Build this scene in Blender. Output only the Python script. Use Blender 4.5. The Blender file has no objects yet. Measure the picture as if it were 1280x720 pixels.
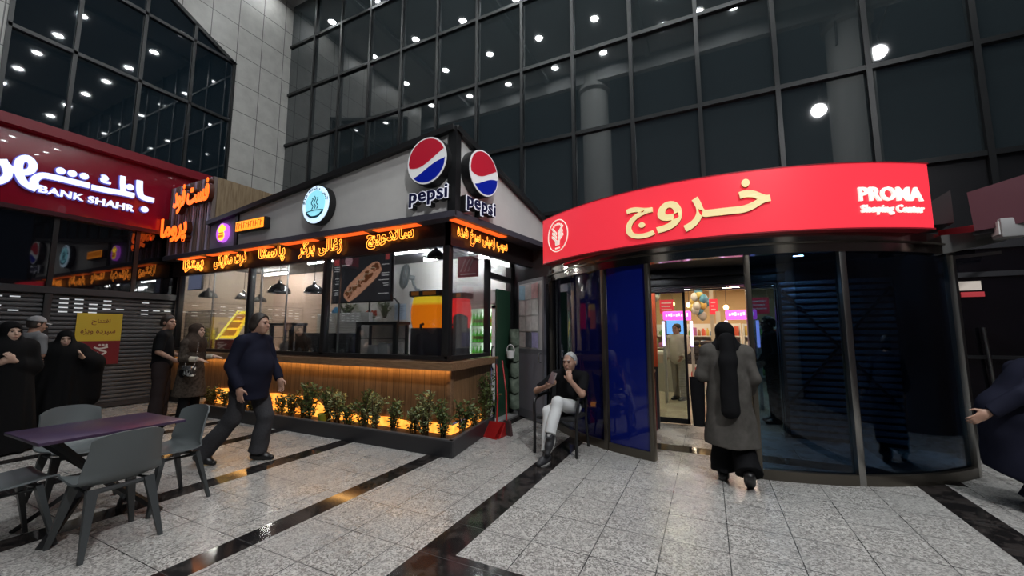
import bpy, bmesh, math, random
import numpy as np
from mathutils import Vector, Matrix, Euler
random.seed(7)
PI = math.pi
SC = bpy.context.scene
COL = SC.collection
# ---------------------------------------------------------------- camera, sky, exposure
cam_d = bpy.data.cameras.new('camera'); cam_d.sensor_width = 36; cam_d.lens = 13.953
cam_d.clip_end = 200; cam_d.clip_start = 0.05
cam = bpy.data.objects.new('camera', cam_d); COL.objects.link(cam)
cam.location = (0, 0, 1.5); cam.rotation_euler = (math.radians(96.29), 0, math.radians(26.147))
SC.camera = cam
W = bpy.data.worlds.new('night'); SC.world = W; W.use_nodes = True
bg = W.node_tree.nodes['Background']; bg.inputs[0].default_value = (0.10, 0.16, 0.24, 1); bg.inputs[1].default_value = 0.10
SC.view_settings.view_transform = 'Standard'; SC.view_settings.look = 'None'
SC.view_settings.gamma = 1; SC.view_settings.use_curve_mapping = False
SC.view_settings.exposure = 0.0
DOWN_L = 255.0      # radiance of each ceiling downlight
SC.cycles.max_bounces = 8; SC.cycles.transparent_max_bounces = 16
SC.cycles.sample_clamp_indirect = 3.0; SC.cycles.caustics_reflective = False; SC.cycles.caustics_refractive = False

# ---------------------------------------------------------------- materials
MATS = {}
def mat(name, c=(.5, .5, .5), rough=.5, metal=0., emit=None, es=1., ior=1.5, trans=0., fn=None, coat=0., alpha=1.):
    if name in MATS: return MATS[name]
    m = bpy.data.materials.new(name); m.use_nodes = True
    b = m.node_tree.nodes['Principled BSDF']
    b.inputs['Base Color'].default_value = (*c, 1); b.inputs['Roughness'].default_value = rough
    b.inputs['Metallic'].default_value = metal; b.inputs['IOR'].default_value = ior
    b.inputs['Coat Weight'].default_value = coat; b.inputs['Alpha'].default_value = alpha
    if emit: b.inputs['Emission Color'].default_value = (*emit, 1); b.inputs['Emission Strength'].default_value = es
    if any(w in name for w in ('cloth', 'coat', 'cloak', 'scarf', 'tunic', 'tee', 'trousers')): b.inputs['Specular IOR Level'].default_value = .08
    if fn: fn(m.node_tree, b)
    MATS[name] = m
    return m
def nd(t, typ, **kw):
    n = t.nodes.new(typ)
    for k, v in kw.items():
        if isinstance(k, str) and k.startswith('i_'): n.inputs[k[2:]].default_value = v
        else: setattr(n, k, v)
    return n
def math_(t, op, a, b=None, c=None):
    n = t.nodes.new('ShaderNodeMath'); n.operation = op
    for i, v in enumerate((a, b, c)):
        if v is None: continue
        if isinstance(v, (int, float)): n.inputs[i].default_value = v
        else: t.links.new(v, n.inputs[i])
    return n.outputs[0]
def mixc(t, fac, a, b):
    n = t.nodes.new('ShaderNodeMix'); n.data_type = 'RGBA'
    for idx, v in ((0, fac), (6, a), (7, b)):
        if isinstance(v, (int, float)): n.inputs[idx].default_value = v
        elif isinstance(v, tuple): n.inputs[idx].default_value = (*v, 1)
        else: t.links.new(v, n.inputs[idx])
    return n.outputs[2]
def coords(t): return nd(t, 'ShaderNodeTexCoord').outputs['Object']
def noise(t, co, scale, detail=3, rough=.55, vec=None):
    n = nd(t, 'ShaderNodeTexNoise'); n.inputs['Scale'].default_value = scale; n.inputs['Detail'].default_value = detail
    n.inputs['Roughness'].default_value = rough
    if vec:
        mp = nd(t, 'ShaderNodeMapping'); mp.inputs['Scale'].default_value = vec; t.links.new(co, mp.inputs[0]); co = mp.outputs[0]
    t.links.new(co, n.inputs['Vector']); return n.outputs[0]
def ramp(t, f, lo, hi, a=0., b=1.):
    n = nd(t, 'ShaderNodeMapRange'); n.inputs[1].default_value = lo; n.inputs[2].default_value = hi
    n.inputs[3].default_value = a; n.inputs[4].default_value = b; t.links.new(f, n.inputs[0]); return n.outputs[0]
def bump(t, b, h, s=.3, d=.01):
    n = nd(t, 'ShaderNodeBump'); n.inputs['Strength'].default_value = s; n.inputs['Distance'].default_value = d
    t.links.new(h, n.inputs['Height']); t.links.new(n.outputs[0], b.inputs['Normal'])
def noisy(c2, scale=6, lo=.35, hi=.65, rlo=None, rhi=None, bs=0, vec=None, detail=4):
    def fn(t, b):
        co = coords(t); f = noise(t, co, scale, detail, .6, vec)
        c1 = tuple(b.inputs['Base Color'].default_value[:3])
        t.links.new(mixc(t, ramp(t, f, lo, hi), c1, c2), b.inputs['Base Color'])
        if rlo is not None: t.links.new(ramp(t, f, lo, hi, rlo, rhi), b.inputs['Roughness'])
        if bs: bump(t, b, f, bs)
    return fn
def stripes_in(t, x, spans):
    out = None
    for a, b in spans:
        m = math_(t, 'MULTIPLY', math_(t, 'GREATER_THAN', x, a), math_(t, 'LESS_THAN', x, b))
        out = m if out is None else math_(t, 'MAXIMUM', out, m)
    return out
def floor_fn(t, b):
    co = coords(t); s = nd(t, 'ShaderNodeSeparateXYZ'); t.links.new(co, s.inputs[0]); x, y = s.outputs[0], s.outputs[1]
    sx = stripes_in(t, x, [(-1.86, -1.6), (-3.17, -2.96), (-4.66, -4.42), (1.76, 2.03), (-6.1, -5.87), (-7.5, -7.27), (-8.9, -8.67)])
    cy = math_(t, 'MULTIPLY', stripes_in(t, y, [(2.13, 2.40)]), stripes_in(t, x, [(-1.86, 1.76)]))
    dy = math_(t, 'MULTIPLY', stripes_in(t, y, [(5.58, 5.88)]), stripes_in(t, x, [(-1.2, 2.2)]))
    # the strip east of the last one stops at the door line
    strip = math_(t, 'MAXIMUM', math_(t, 'MAXIMUM', sx, cy), dy)
    def joint(v, off, p):
        m = math_(t, 'FLOORED_MODULO', math_(t, 'SUBTRACT', v, off), p)
        return math_(t, 'MAXIMUM', math_(t, 'LESS_THAN', m, .0035), math_(t, 'GREATER_THAN', m, p - .0035))
    jx = joint(x, .06, .4255); jy = joint(y, 2.79, .455)
    j = math_(t, 'MAXIMUM', math_(t, 'MULTIPLY', jx, math_(t, 'SUBTRACT', 1, strip)), jy)
    vx = nd(t, 'ShaderNodeTexVoronoi'); vx.inputs['Scale'].default_value = 95; t.links.new(co, vx.inputs['Vector'])
    sp = nd(t, 'ShaderNodeSeparateColor'); t.links.new(vx.outputs['Color'], sp.inputs[0])
    g1 = mixc(t, ramp(t, sp.outputs[0], .15, .85), (.155, .145, .135), (.60, .58, .545))
    big = noise(t, co, 1.6, 4, .6)
    g1 = mixc(t, ramp(t, big, .35, .7, 0, .45), g1, (.27, .26, .25))
    fx = math_(t, 'FLOOR', math_(t, 'DIVIDE', math_(t, 'SUBTRACT', x, .06), .4255)); fy = math_(t, 'FLOOR', math_(t, 'DIVIDE', math_(t, 'SUBTRACT', y, 2.79), .455))
    wn = nd(t, 'ShaderNodeTexWhiteNoise'); cv = nd(t, 'ShaderNodeCombineXYZ'); t.links.new(fx, cv.inputs[0]); t.links.new(fy, cv.inputs[1]); t.links.new(cv.outputs[0], wn.inputs['Vector'])
    g1 = mixc(t, ramp(t, wn.outputs[0], 0, 1, 0, .22), g1, (.33, .33, .32))
    vein = noise(t, co, 5, 6, .7)
    dk = mixc(t, ramp(t, vein, .49, .53, 0, 1), (.012, .011, .011), (.035, .03, .028))
    c = mixc(t, strip, g1, dk); c = mixc(t, j, c, (.05, .05, .05))
    t.links.new(c, b.inputs['Base Color'])
    r = ramp(t, noise(t, co, 3, 4), .3, .7, .2, .36)
    rr = nd(t, 'ShaderNodeMix'); t.links.new(strip, rr.inputs[0]); t.links.new(r, rr.inputs[2]); rr.inputs[3].default_value = .1
    t.links.new(rr.outputs[0], b.inputs['Roughness'])
def planks(pitch, c1, c2, axis=0, gap=.006):
    def fn(t, b):
        co = coords(t); s = nd(t, 'ShaderNodeSeparateXYZ'); t.links.new(co, s.inputs[0])
        v = s.outputs[axis]
        if axis == 3: pass
        m = math_(t, 'FLOORED_MODULO', v, pitch); g = math_(t, 'LESS_THAN', m, gap)
        idx = math_(t, 'FLOOR', math_(t, 'DIVIDE', v, pitch))
        wn = nd(t, 'ShaderNodeTexWhiteNoise'); wn.noise_dimensions = '1D'; t.links.new(idx, wn.inputs['W'])
        gr = noise(t, co, 7, 5, .65, (6, 6, .5) if axis != 2 else (.5, .5, 6))
        f = math_(t, 'ADD', math_(t, 'MULTIPLY', ramp(t, gr, .3, .7), .6), math_(t, 'MULTIPLY', wn.outputs[0], .4))
        c = mixc(t, f, c1, c2); c = mixc(t, g, c, tuple(q * .12 for q in c1))
        t.links.new(c, b.inputs['Base Color'])
    return fn
def panel_fn(t, b):   # marble cladding in big slabs: joints along Y and Z
    co = coords(t); s = nd(t, 'ShaderNodeSeparateXYZ'); t.links.new(co, s.inputs[0])
    def joint(v, off, p):
        m = math_(t, 'FLOORED_MODULO', math_(t, 'SUBTRACT', v, off), p); return math_(t, 'LESS_THAN', m, .018)
    j = math_(t, 'MAXIMUM', joint(s.outputs[1], 5.52, .62), joint(s.outputs[2], .22, .78))
    f = noise(t, co, 4, 6, .65)
    c = mixc(t, ramp(t, f, .3, .7), (.55, .53, .50), (.68, .66, .62)); c = mixc(t, j, c, (.16, .15, .145))
    t.links.new(c, b.inputs['Base Color'])
def curtain_glass(t, b):
    b.inputs['Specular IOR Level'].default_value = .5
def thin_glass(name, tint=(1, 1, 1), refl=.06, dark=None):
    if name in MATS: return MATS[name]
    m = bpy.data.materials.new(name); m.use_nodes = True; t = m.node_tree; t.nodes.clear()
    out = nd(t, 'ShaderNodeOutputMaterial'); tr = nd(t, 'ShaderNodeBsdfTransparent'); tr.inputs[0].default_value = (*tint, 1)
    gl = nd(t, 'ShaderNodeBsdfGlossy'); gl.inputs['Roughness'].default_value = .02; gl.inputs[0].default_value = (1, 1, 1, 1)
    lw = nd(t, 'ShaderNodeFresnel'); lw.inputs[0].default_value = 1.5
    f = math_(t, 'MULTIPLY', lw.outputs[0], refl / .04)
    f = math_(t, 'MINIMUM', f, .6)
    mx = nd(t, 'ShaderNodeMixShader'); t.links.new(f, mx.inputs[0]); t.links.new(tr.outputs[0], mx.inputs[1]); t.links.new(gl.outputs[0], mx.inputs[2])
    res = mx.outputs[0]
    if dark:
        d = nd(t, 'ShaderNodeBsdfDiffuse'); d.inputs[0].default_value = (*dark[0], 1)
        m2 = nd(t, 'ShaderNodeMixShader'); m2.inputs[0].default_value = dark[1]
        t.links.new(res, m2.inputs[1]); t.links.new(d.outputs[0], m2.inputs[2]); res = m2.outputs[0]
    t.links.new(res, out.inputs[0]); MATS[name] = m; return m
M_black = mat('black_metal', (.012, .012, .013), .4)
M_dark = mat('charcoal_metal', (.03, .03, .034), .45)
M_steel = mat('brushed_steel', (.36, .35, .33), .28, 1.)
M_mull = mat('mullion_metal', (.010, .011, .012), .35)
M_white = mat('white_paint', (.75, .75, .74), .5)
M_tile = mat('white_tile', (.62, .61, .58), .25)
M_wood = mat('warm_wood', (.16, .085, .04), .45, fn=planks(.115, (.135, .075, .036), (.32, .19, .095)))
M_woodY = mat('warm_wood_side', (.16, .085, .04), .45, fn=planks(.115, (.15, .083, .04), (.34, .20, .10), 1))
M_top = mat('counter_wood', (.17, .095, .05), .35, fn=noisy((.28, .165, .09), 5, vec=(1, 8, 8)))
def em(name, c, s): return mat('glow_' + name, tuple(min(.8, v) for v in c), .4, emit=c, es=s)

# ---------------------------------------------------------------- mesh helpers
OFF = {}
def v3(p): return Vector(p)
class MB:
    def __init__(s): s.v = []; s.f = []; s.sm = []
    def add(s, vs, fs, smooth=False):
        o = len(s.v); s.v += [tuple(p) for p in vs]
        for f in fs: s.f.append(tuple(i + o for i in f)); s.sm.append(smooth)
        return s
    def box(s, a, b, bev=0):
        x0, y0, z0 = [min(a[i], b[i]) for i in range(3)]; x1, y1, z1 = [max(a[i], b[i]) for i in range(3)]
        if bev <= 0:
            return s.add([(x0, y0, z0), (x1, y0, z0), (x1, y1, z0), (x0, y1, z0), (x0, y0, z1), (x1, y0, z1), (x1, y1, z1), (x0, y1, z1)],
                         [(0, 3, 2, 1), (4, 5, 6, 7), (0, 1, 5, 4), (1, 2, 6, 5), (2, 3, 7, 6), (3, 0, 4, 7)])
        bm = bmesh.new(); bmesh.ops.create_cube(bm, size=1)
        for v in bm.verts: v.co = Vector(((x0 + x1) / 2 + v.co.x * (x1 - x0), (y0 + y1) / 2 + v.co.y * (y1 - y0), (z0 + z1) / 2 + v.co.z * (z1 - z0)))
        bmesh.ops.bevel(bm, geom=bm.edges[:], offset=bev, segments=2, affect='EDGES', profile=.6)
        return s.bm(bm)
    def bm(s, bm, smooth=False, M=None):
        bm.verts.index_update(); vs = [(M @ v.co if M else v.co)[:] for v in bm.verts]
        s.add(vs, [[v.index for v in f.verts] for f in bm.faces], smooth); bm.free(); return s
    def prism(s, pts, d):          # polygon pts (3-D loop) swept by vector d
        n = len(pts); d = Vector(d); a = [Vector(p) for p in pts]; b = [p + d for p in a]
        return s.add(a + b, [tuple(range(n))[::-1], tuple(range(n, 2 * n))] + [(i, (i + 1) % n, n + (i + 1) % n, n + i) for i in range(n)])
    def quad(s, *p): return s.add(p, [tuple(range(len(p)))])
    def bar(s, p0, p1, w, h=None, up=(0, 0, 1), w2=None, h2=None):
        p0, p1 = v3(p0), v3(p1); h = h or w; w2 = w2 or w; h2 = h2 or h
        d = (p1 - p0).normalized(); u = Vector(up)
        if abs(d.dot(u)) > .98: u = Vector((0, 1, 0))
        r = d.cross(u).normalized(); u = r.cross(d)
        A = [p0 + r * (x * w / 2) + u * (y * h / 2) for x, y in ((-1, -1), (1, -1), (1, 1), (-1, 1))]
        B = [p1 + r * (x * w2 / 2) + u * (y * h2 / 2) for x, y in ((-1, -1), (1, -1), (1, 1), (-1, 1))]
        return s.add(A + B, [(3, 2, 1, 0), (4, 5, 6, 7), (0, 1, 5, 4), (1, 2, 6, 5), (2, 3, 7, 6), (3, 0, 4, 7)])
    def tube(s, path, r, n=8, closed=False, cap=True):
        P = [v3(p) for p in path]; k = len(P); R = r if isinstance(r, (list, tuple)) else [r] * k
        rings = []; prev = None
        for i in range(k):
            if closed: t = P[(i + 1) % k] - P[i - 1]
            else: t = P[min(i + 1, k - 1)] - P[max(i - 1, 0)]
            if t.length < 1e-9: t = Vector((0, 0, 1))
            t.normalize()
            if prev is None:
                u = Vector((0, 0, 1)) if abs(t.z) < .9 else Vector((1, 0, 0)); prev = t.cross(u).normalized()
            else:
                prev = prev - t * prev.dot(t)
                prev = prev.normalized() if prev.length > 1e-6 else t.orthogonal().normalized()
            w = t.cross(prev)
            rings.append([P[i] + (prev * math.cos(2 * PI * j / n) + w * math.sin(2 * PI * j / n)) * R[i] for j in range(n)])
        vs = [p for q in rings for p in q]; fs = []
        for i in range(k if closed else k - 1):
            a, b = i * n, ((i + 1) % k) * n
            fs += [(a + j, a + (j + 1) % n, b + (j + 1) % n, b + j) for j in range(n)]
        s.add(vs, fs, True)
        if cap and not closed:
            o = len(s.v) - len(vs); s.f += [tuple(o + j for j in range(n))[::-1], tuple(o + (k - 1) * n + j for j in range(n))]; s.sm += [False, False]
        return s
    def cyl(s, p0, p1, r0, r1=None, n=20): return s.tube([p0, p1], [r0, r0 if r1 is None else r1], n)
    def lathe(s, c, prof, n=24, axis=None, cap=True):   # prof: (r, h) up the axis
        vs = []; M = Matrix.Identity(3)
        if axis is not None: M = Vector((0, 0, 1)).rotation_difference(Vector(axis)).to_matrix()
        for r, h in prof: vs += [Vector(c) + M @ Vector((r * math.cos(2 * PI * j / n), r * math.sin(2 * PI * j / n), h)) for j in range(n)]
        fs = []
        for i in range(len(prof) - 1):
            fs += [(i * n + j, i * n + (j + 1) % n, (i + 1) * n + (j + 1) % n, (i + 1) * n + j) for j in range(n)]
        s.add(vs, fs, True)
        if cap:
            o = len(s.v) - len(vs); k = len(prof)
            s.f += [tuple(o + j for j in range(n))[::-1], tuple(o + (k - 1) * n + j for j in range(n))]; s.sm += [False, False]
        return s
    def ball(s, c, r, n=16, m=10):
        r = r if isinstance(r, (tuple, list)) else (r, r, r); vs = []; fs = []
        for i in range(m + 1):
            a = PI * i / m
            for j in range(n): vs.append((c[0] + r[0] * math.sin(a) * math.cos(2 * PI * j / n), c[1] + r[1] * math.sin(a) * math.sin(2 * PI * j / n), c[2] + r[2] * math.cos(a)))
        for i in range(m): fs += [(i * n + j, (i + 1) * n + j, (i + 1) * n + (j + 1) % n, i * n + (j + 1) % n) for j in range(n)]
        return s.add(vs, fs, True)
    def grid(s, fn, nu, nv, smooth=True, thick=0):
        vs = [Vector(fn(i / nu, j / nv)) for j in range(nv + 1) for i in range(nu + 1)]
        q = lambda i, j: j * (nu + 1) + i
        fs = [(q(i, j), q(i + 1, j), q(i + 1, j + 1), q(i, j + 1)) for j in range(nv) for i in range(nu)]
        if thick:
            bm = bmesh.new(); B = [bm.verts.new(p) for p in vs]
            for f in fs: bm.faces.new([B[i] for i in f])
            bmesh.ops.recalc_face_normals(bm, faces=bm.faces[:])
            bmesh.ops.solidify(bm, geom=bm.faces[:], thickness=thick)
            return s.bm(bm, smooth)
        return s.add(vs, fs, smooth)
    def xf(s, M):
        s.v = [tuple(M @ Vector(p)) for p in s.v]; return s
    def merge(s, o): return s.add(o.v, o.f) if False else s._m(o)
    def _m(s, o):
        k = len(s.v); s.v += o.v; s.f += [tuple(i + k for i in f) for f in o.f]; s.sm += o.sm; return s
    def mesh(s, name, m, off=None, recalc=True):
        me = bpy.data.meshes.new(name)
        V = s.v if off is None else [(p[0] - off[0], p[1] - off[1], p[2] - off[2]) for p in s.v]
        me.from_pydata(V, [], s.f)
        me.polygons.foreach_set('use_smooth', s.sm)
        if recalc:
            bm = bmesh.new(); bm.from_mesh(me); bmesh.ops.recalc_face_normals(bm, faces=bm.faces[:]); bm.to_mesh(me); bm.free()
        try: me.set_sharp_from_angle(angle=math.radians(42))
        except Exception: pass
        me.materials.append(m); return me
    def build(s, name, m, parent=None, label=None, recalc=True):
        off = OFF.get(parent.name) if parent else None
        if parent is None and s.v:       # a thing of one mesh keeps its origin at its own base
            xs = [p[0] for p in s.v]; ys = [p[1] for p in s.v]; zs = [p[2] for p in s.v]
            off = ((min(xs) + max(xs)) / 2, (min(ys) + max(ys)) / 2, min(zs))
        o = bpy.data.objects.new(name, s.mesh(name, m, off, recalc)); COL.objects.link(o)
        if parent: o.parent = parent; OFF[o.name] = OFF.get(parent.name)
        else: o.location = off; OFF[o.name] = off
        if label: o['label'] = label
        return o
def tag(o, label=None, cat=None, group=None, kind=None):
    if label: o['label'] = label
    if cat: o['category'] = cat
    if group: o['group'] = group
    if kind: o['kind'] = kind
    return o
def thing(name, label, cat, loc=(0, 0, 0), rz=0, group=None, local=False):
    o = bpy.data.objects.new(name, None); o.empty_display_size = .1; COL.objects.link(o)
    o.location = loc; o.rotation_euler = (0, 0, rz); tag(o, label, cat, group)
    OFF[o.name] = None if local else tuple(loc)
    return o
def struct(name, mb, m):          # the setting keeps its origin at the world's
    o = bpy.data.objects.new(name, mb.mesh(name, m)); COL.objects.link(o); return tag(o, kind='structure')
def dup(root, loc, rz=None, label=None, group=None):
    r = root.copy(); COL.objects.link(r); r.location = loc
    if rz is not None: r.rotation_euler = (0, 0, rz)
    if label: r['label'] = label
    if group: r['group'] = group
    for ch in list(root.children):
        c = ch.copy(); COL.objects.link(c); c.parent = r
        for g in ch.children:
            d = g.copy(); COL.objects.link(d); d.parent = c
    return r
# ---------------------------------------------------------------- lettering (right-to-left words are joined here)
_JOIN = {'ا': (0xFE8D, 0), 'ب': (0xFE8F, 1), 'پ': (0xFB56, 1), 'ت': (0xFE95, 1), 'ج': (0xFE9D, 1), 'چ': (0xFB7A, 1), 'ح': (0xFEA1, 1), 'خ': (0xFEA5, 1), 'د': (0xFEA9, 0),
         'ذ': (0xFEAB, 0), 'ر': (0xFEAD, 0), 'ز': (0xFEAF, 0), 'ژ': (0xFB8A, 0), 'س': (0xFEB1, 1), 'ش': (0xFEB5, 1), 'غ': (0xFECD, 1), 'ف': (0xFED1, 1), 'ک': (0xFB8E, 1),
         'گ': (0xFB92, 1), 'ل': (0xFEDD, 1), 'م': (0xFEE1, 1), 'ن': (0xFEE5, 1), 'ه': (0xFEE9, 1), 'و': (0xFEED, 0), 'ی': (0xFBFC, 1), 'آ': (0xFE81, 0)}
def shape_rtl(w):
    out = []
    for i, ch in enumerate(w):
        if ch not in _JOIN: out.append(ch); continue
        base, dual = _JOIN[ch]
        pj = i > 0 and w[i - 1] in _JOIN and _JOIN[w[i - 1]][1]
        nj = dual and i + 1 < len(w) and w[i + 1] in _JOIN
        out.append(chr(base + ((3 if nj else 1) if pj else (2 if nj else 0))))
    return ''.join(out[::-1])
_TC = {}
def text_geo(s, extrude=.0, bevel=0., outline=0., offset=0., spacing=1.):
    key = (s, extrude, bevel, outline, offset, spacing)
    if key in _TC: return _TC[key]
    c = bpy.data.curves.new('lettering', 'FONT'); c.body = s; c.size = 1; c.extrude = extrude; c.resolution_u = 3; c.offset = offset; c.space_character = spacing
    if outline: c.fill_mode = 'NONE'; c.bevel_depth = outline; c.bevel_resolution = 1; c.extrude = 0
    elif bevel: c.bevel_depth = bevel; c.bevel_resolution = 0
    o = bpy.data.objects.new('lettering', c); COL.objects.link(o); bpy.context.view_layer.update()
    me = bpy.data.meshes.new_from_object(o.evaluated_get(bpy.context.evaluated_depsgraph_get()))
    V = [tuple(v.co) for v in me.vertices]; F = [tuple(p.vertices) for p in me.polygons]
    bpy.data.objects.remove(o); bpy.data.curves.remove(c); bpy.data.meshes.remove(me)
    x0 = min(v[0] for v in V); x1 = max(v[0] for v in V); y0 = min(v[1] for v in V); y1 = max(v[1] for v in V)
    _TC[key] = (V, F, x0, x1, y0, y1); return _TC[key]
def letters(mb, s, o, u, w, W=None, H=None, depth=.02, outline=0., offset=0., spacing=1., bend=None):
    """word s with its lower left corner at o, u to the right, w up (unit vectors); stands out along u x w by depth"""
    o, u, w = v3(o), v3(u).normalized(), v3(w).normalized(); n = u.cross(w)
    V, F, x0, x1, y0, y1 = text_geo(s, .5 if not outline else 0, 0, outline, offset, spacing)
    sx = W / (x1 - x0) if W else H / (y1 - y0); sy = H / (y1 - y0) if H else sx
    vs = []
    for x, y, z in V:
        a, b, d = (x - x0) * sx, (y - y0) * sy, ((z + .5) * depth if not outline else z * min(sx, sy) + depth)
        vs.append(bend(a, b, d) if bend else o + u * a + w * b + n * d)
    return mb.add(vs, F)
def disc(mb, c, n, r, d, ang=0, seg=40):
    n = v3(n).normalized(); return mb.cyl(v3(c), v3(c) + n * d, r, r, seg)
# ================================================================ THE PLACE
BX, FY, CZ = -10.8, 7.0, 11.3
struct('floor', MB().quad((-16, -18, 0), (14, -18, 0), (14, FY + .3, 0), (-16, FY + .3, 0)), mat('granite_floor', fn=floor_fn))
M_ceil = mat('soffit_grey', (.46, .46, .46), .6)
mb = MB().box((-12, .2, CZ), (14, FY + .4, CZ + .3)); mb.box((-12, .0, CZ - .55), (14, .22, CZ + .3))
struct('ceiling', mb, M_ceil)
mb = MB()
for x in (-8.9, -5.2, -1.5, 2.2, 5.9): mb.box((x - .09, .25, CZ - .14), (x + .09, FY, CZ))
struct('trim_1', mb, mat('soffit_beam', (.36, .37, .38), .6))
# ceiling downlights: round lamps sunk in a white collar
LP = [(x, y) for y in (2.6, 4.3, 6.1) for x in [-10.25 + 1.88 * i for i in range(10)]] + [(-10.3, .92), (-8.5, .75), (-6.65, .78), (-4.66, .83), (-2.8, .87), (-.87, 1.29), (.25, 1.44), (1.15, 1.1)]
ring = MB().lathe((0, 0, 0), [(.17, 0), (.17, -.02), (.12, -.03), (.11, .0)], 20, cap=False)
lens = MB().lathe((0, 0, 0), [(.0, -.006), (.115, -.006), (.115, 0)], 20, cap=False)
me1 = ring.mesh('collar', M_white); me2 = lens.mesh('lens', em('downlight', (.93, .98, 1.0), DOWN_L)); me3 = lens.mesh('lens', em('downlight_dim', (.93, .98, 1.0), DOWN_L * .42))
for x, y in LP:
    t = thing('downlight', 'round cool white downlight sunk in the high canopy ceiling', 'ceiling light', (x, y, CZ - .001), group='downlights in the canopy ceiling')
    for nm, me in (('collar', me1), ('lens', me3 if x < -5 else me2)):
        o = bpy.data.objects.new(nm, me); COL.objects.link(o); o.parent = t
# two floodlights hung from the canopy edge on drop arms, seen mirrored in the glass
for k, (x, y, z, e, lb) in enumerate(((3.83, -1.96, 9.0, 2100, 'round floodlight on the longer drop arm outside the canopy edge'), (5.1, -1.0, 10.0, 1800, 'round floodlight on the shorter drop arm outside the canopy edge'))):
    t = thing('floodlight', lb, 'floodlight', (x, y, z))
    aim = (Vector((-1.0, 3.6, 0)) - Vector((x, y, z))).normalized()
    MB().lathe((x, y, z), [(.06, -.22), (.16, -.16), (.22, 0), (.20, 0), (.14, -.14), (0, -.16)], 20, axis=aim, cap=False).build('housing', M_dark, t)
    MB().lathe(Vector((x, y, z)) - aim * .03, [(0, 0), (.19, 0), (.19, .01), (0, .01)], 20, axis=aim).build('lens', em('flood_lens_lit', (.95, .98, 1.0), 60.0), t)
    MB().tube([Vector((x, y, z)) - aim * .2, (x, y, z + .5), (x, .05, z + .9), (x, .12, CZ - .5)], .03, 8).build('drop_arm', M_dark, t)
    ld = bpy.data.lights.new('floodlight_beam', 'SPOT'); ld.energy = e; ld.color = (.97, .98, 1.0); ld.spot_size = math.radians(75); ld.spot_blend = .9; ld.shadow_soft_size = .2
    lo = bpy.data.objects.new('floodlight_beam', ld); COL.objects.link(lo); lo.parent = t; lo.location = aim * .05; lo.rotation_euler = aim.to_track_quat('-Z', 'Y').to_euler()
# round columns at the canopy edge, behind the viewer, seen in the glass
for x in (-3.45, 4.2):
    mb = MB().lathe((x, -.35, 0), [(.58, 0), (.58, .25), (.52, .27), (.52, CZ - .8), (.62, CZ - .7), (.62, CZ - .02)], 40)
    tag(mb.build('column', mat('column_render', (.5, .5, .48), .55)), kind='structure')
# marble cladding of the wing wall
struct('wall_left', MB().prism([(BX, 1.0, 5.25), (BX, 1.86, 5.25), (BX, 1.86, 10.4), (BX, 5.52, 8.47), (BX, 5.52, 4.4), (BX, FY, 4.4), (BX, FY, CZ), (BX, 1.0, CZ)], (-.3, 0, 0)), mat('marble_cladding', (.5, .48, .45), .35, fn=panel_fn))
struct('wall_rear', MB().box((BX - 4, -18, 0), (BX - 3.6, 1.0, CZ)), mat('far_wall', (.05, .05, .055), .7))
# ---- curtain walls: one pane each, mullions and transoms
M_cg = mat('curtain_glass', (.028, .037, .040), .025, ior=2.05)
M_cg2 = mat('curtain_glass_dark', (.010, .019, .027), .025, ior=1.9)
def rebuild_pane(n, pts, m): return struct('window_%d' % n, MB().prism(pts, ((0, .03, 0) if m is M_cg else (-.03, 0, 0))), m)
xs = [.06 + 1.085 * k for k in range(-10, 9)]; zs = [.0, 3.75, 5.24, 6.87, 8.42, 9.95, CZ]
n = 1
for i in range(len(xs) - 1):
    for j in range(1, len(zs) - 1):
        a, b, c, d = xs[i] + .01, xs[i + 1] - .01, zs[j] + .01, zs[j + 1] - .01
        if i == 0: a = BX
        r = lambda: random.uniform(-.0035, .0035)     # panes are never quite true to each other
        y0, y1, y2, y3 = FY + r(), FY + r(), FY + r(), FY + r()
        y3 = y0 + y2 - y1
        rebuild_pane(n, [(a, y0, c), (b, y1, c), (b, y2, d), (a, y3, d)], M_cg); n += 1
mb = MB()
for x in xs[1:]: mb.box((x - .032, FY - .06, 3.3), (x + .032, FY + .05, CZ))
struct('trim_2', mb, M_mull)
mb = MB()
for z in zs[1:-1]: mb.box((BX, FY - .05, z - .035), (xs[-1], FY + .05, z + .035))
struct('trim_3', mb, M_mull)
ys = [1.88, 2.70, 3.68, 4.60, 5.50]; zb = [5.27, 6.9, 8.49]
def cut(y): return 10.36 - (y - 1.88) * (10.36 - 8.47) / 3.62
for i in range(4):
    for j in range(3):
        y0, y1 = ys[i] + .01, ys[i + 1] - .01; z0 = zb[j] + .01
        if j < 2: pts = [(BX - .02, y0, z0), (BX - .02, y1, z0), (BX - .02, y1, zb[j + 1] - .01), (BX - .02, y0, zb[j + 1] - .01)]
        else: pts = [(BX - .02, y0, z0), (BX - .02, y1, z0), (BX - .02, y1, max(z0 + .005, cut(y1))), (BX - .02, y0, cut(y0))]
        q = MB().prism(pts, (-.03, 0, 0)); struct('window_%d' % n, q, M_cg2); n += 1
mb = MB()
for y in ys: mb.box((BX - .05, y - .03, 5.2), (BX + .03, y + .03, min(10.3, cut(y))))
for z in (6.9, 8.49): mb.box((BX - .05, 1.86, z - .035), (BX + .03, 5.52, z + .035))
mb.bar((BX - .01, 1.86, cut(1.86)), (BX - .01, 5.53, cut(5.53)), .08, .09)
struct('trim_4', mb, M_mull)

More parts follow.
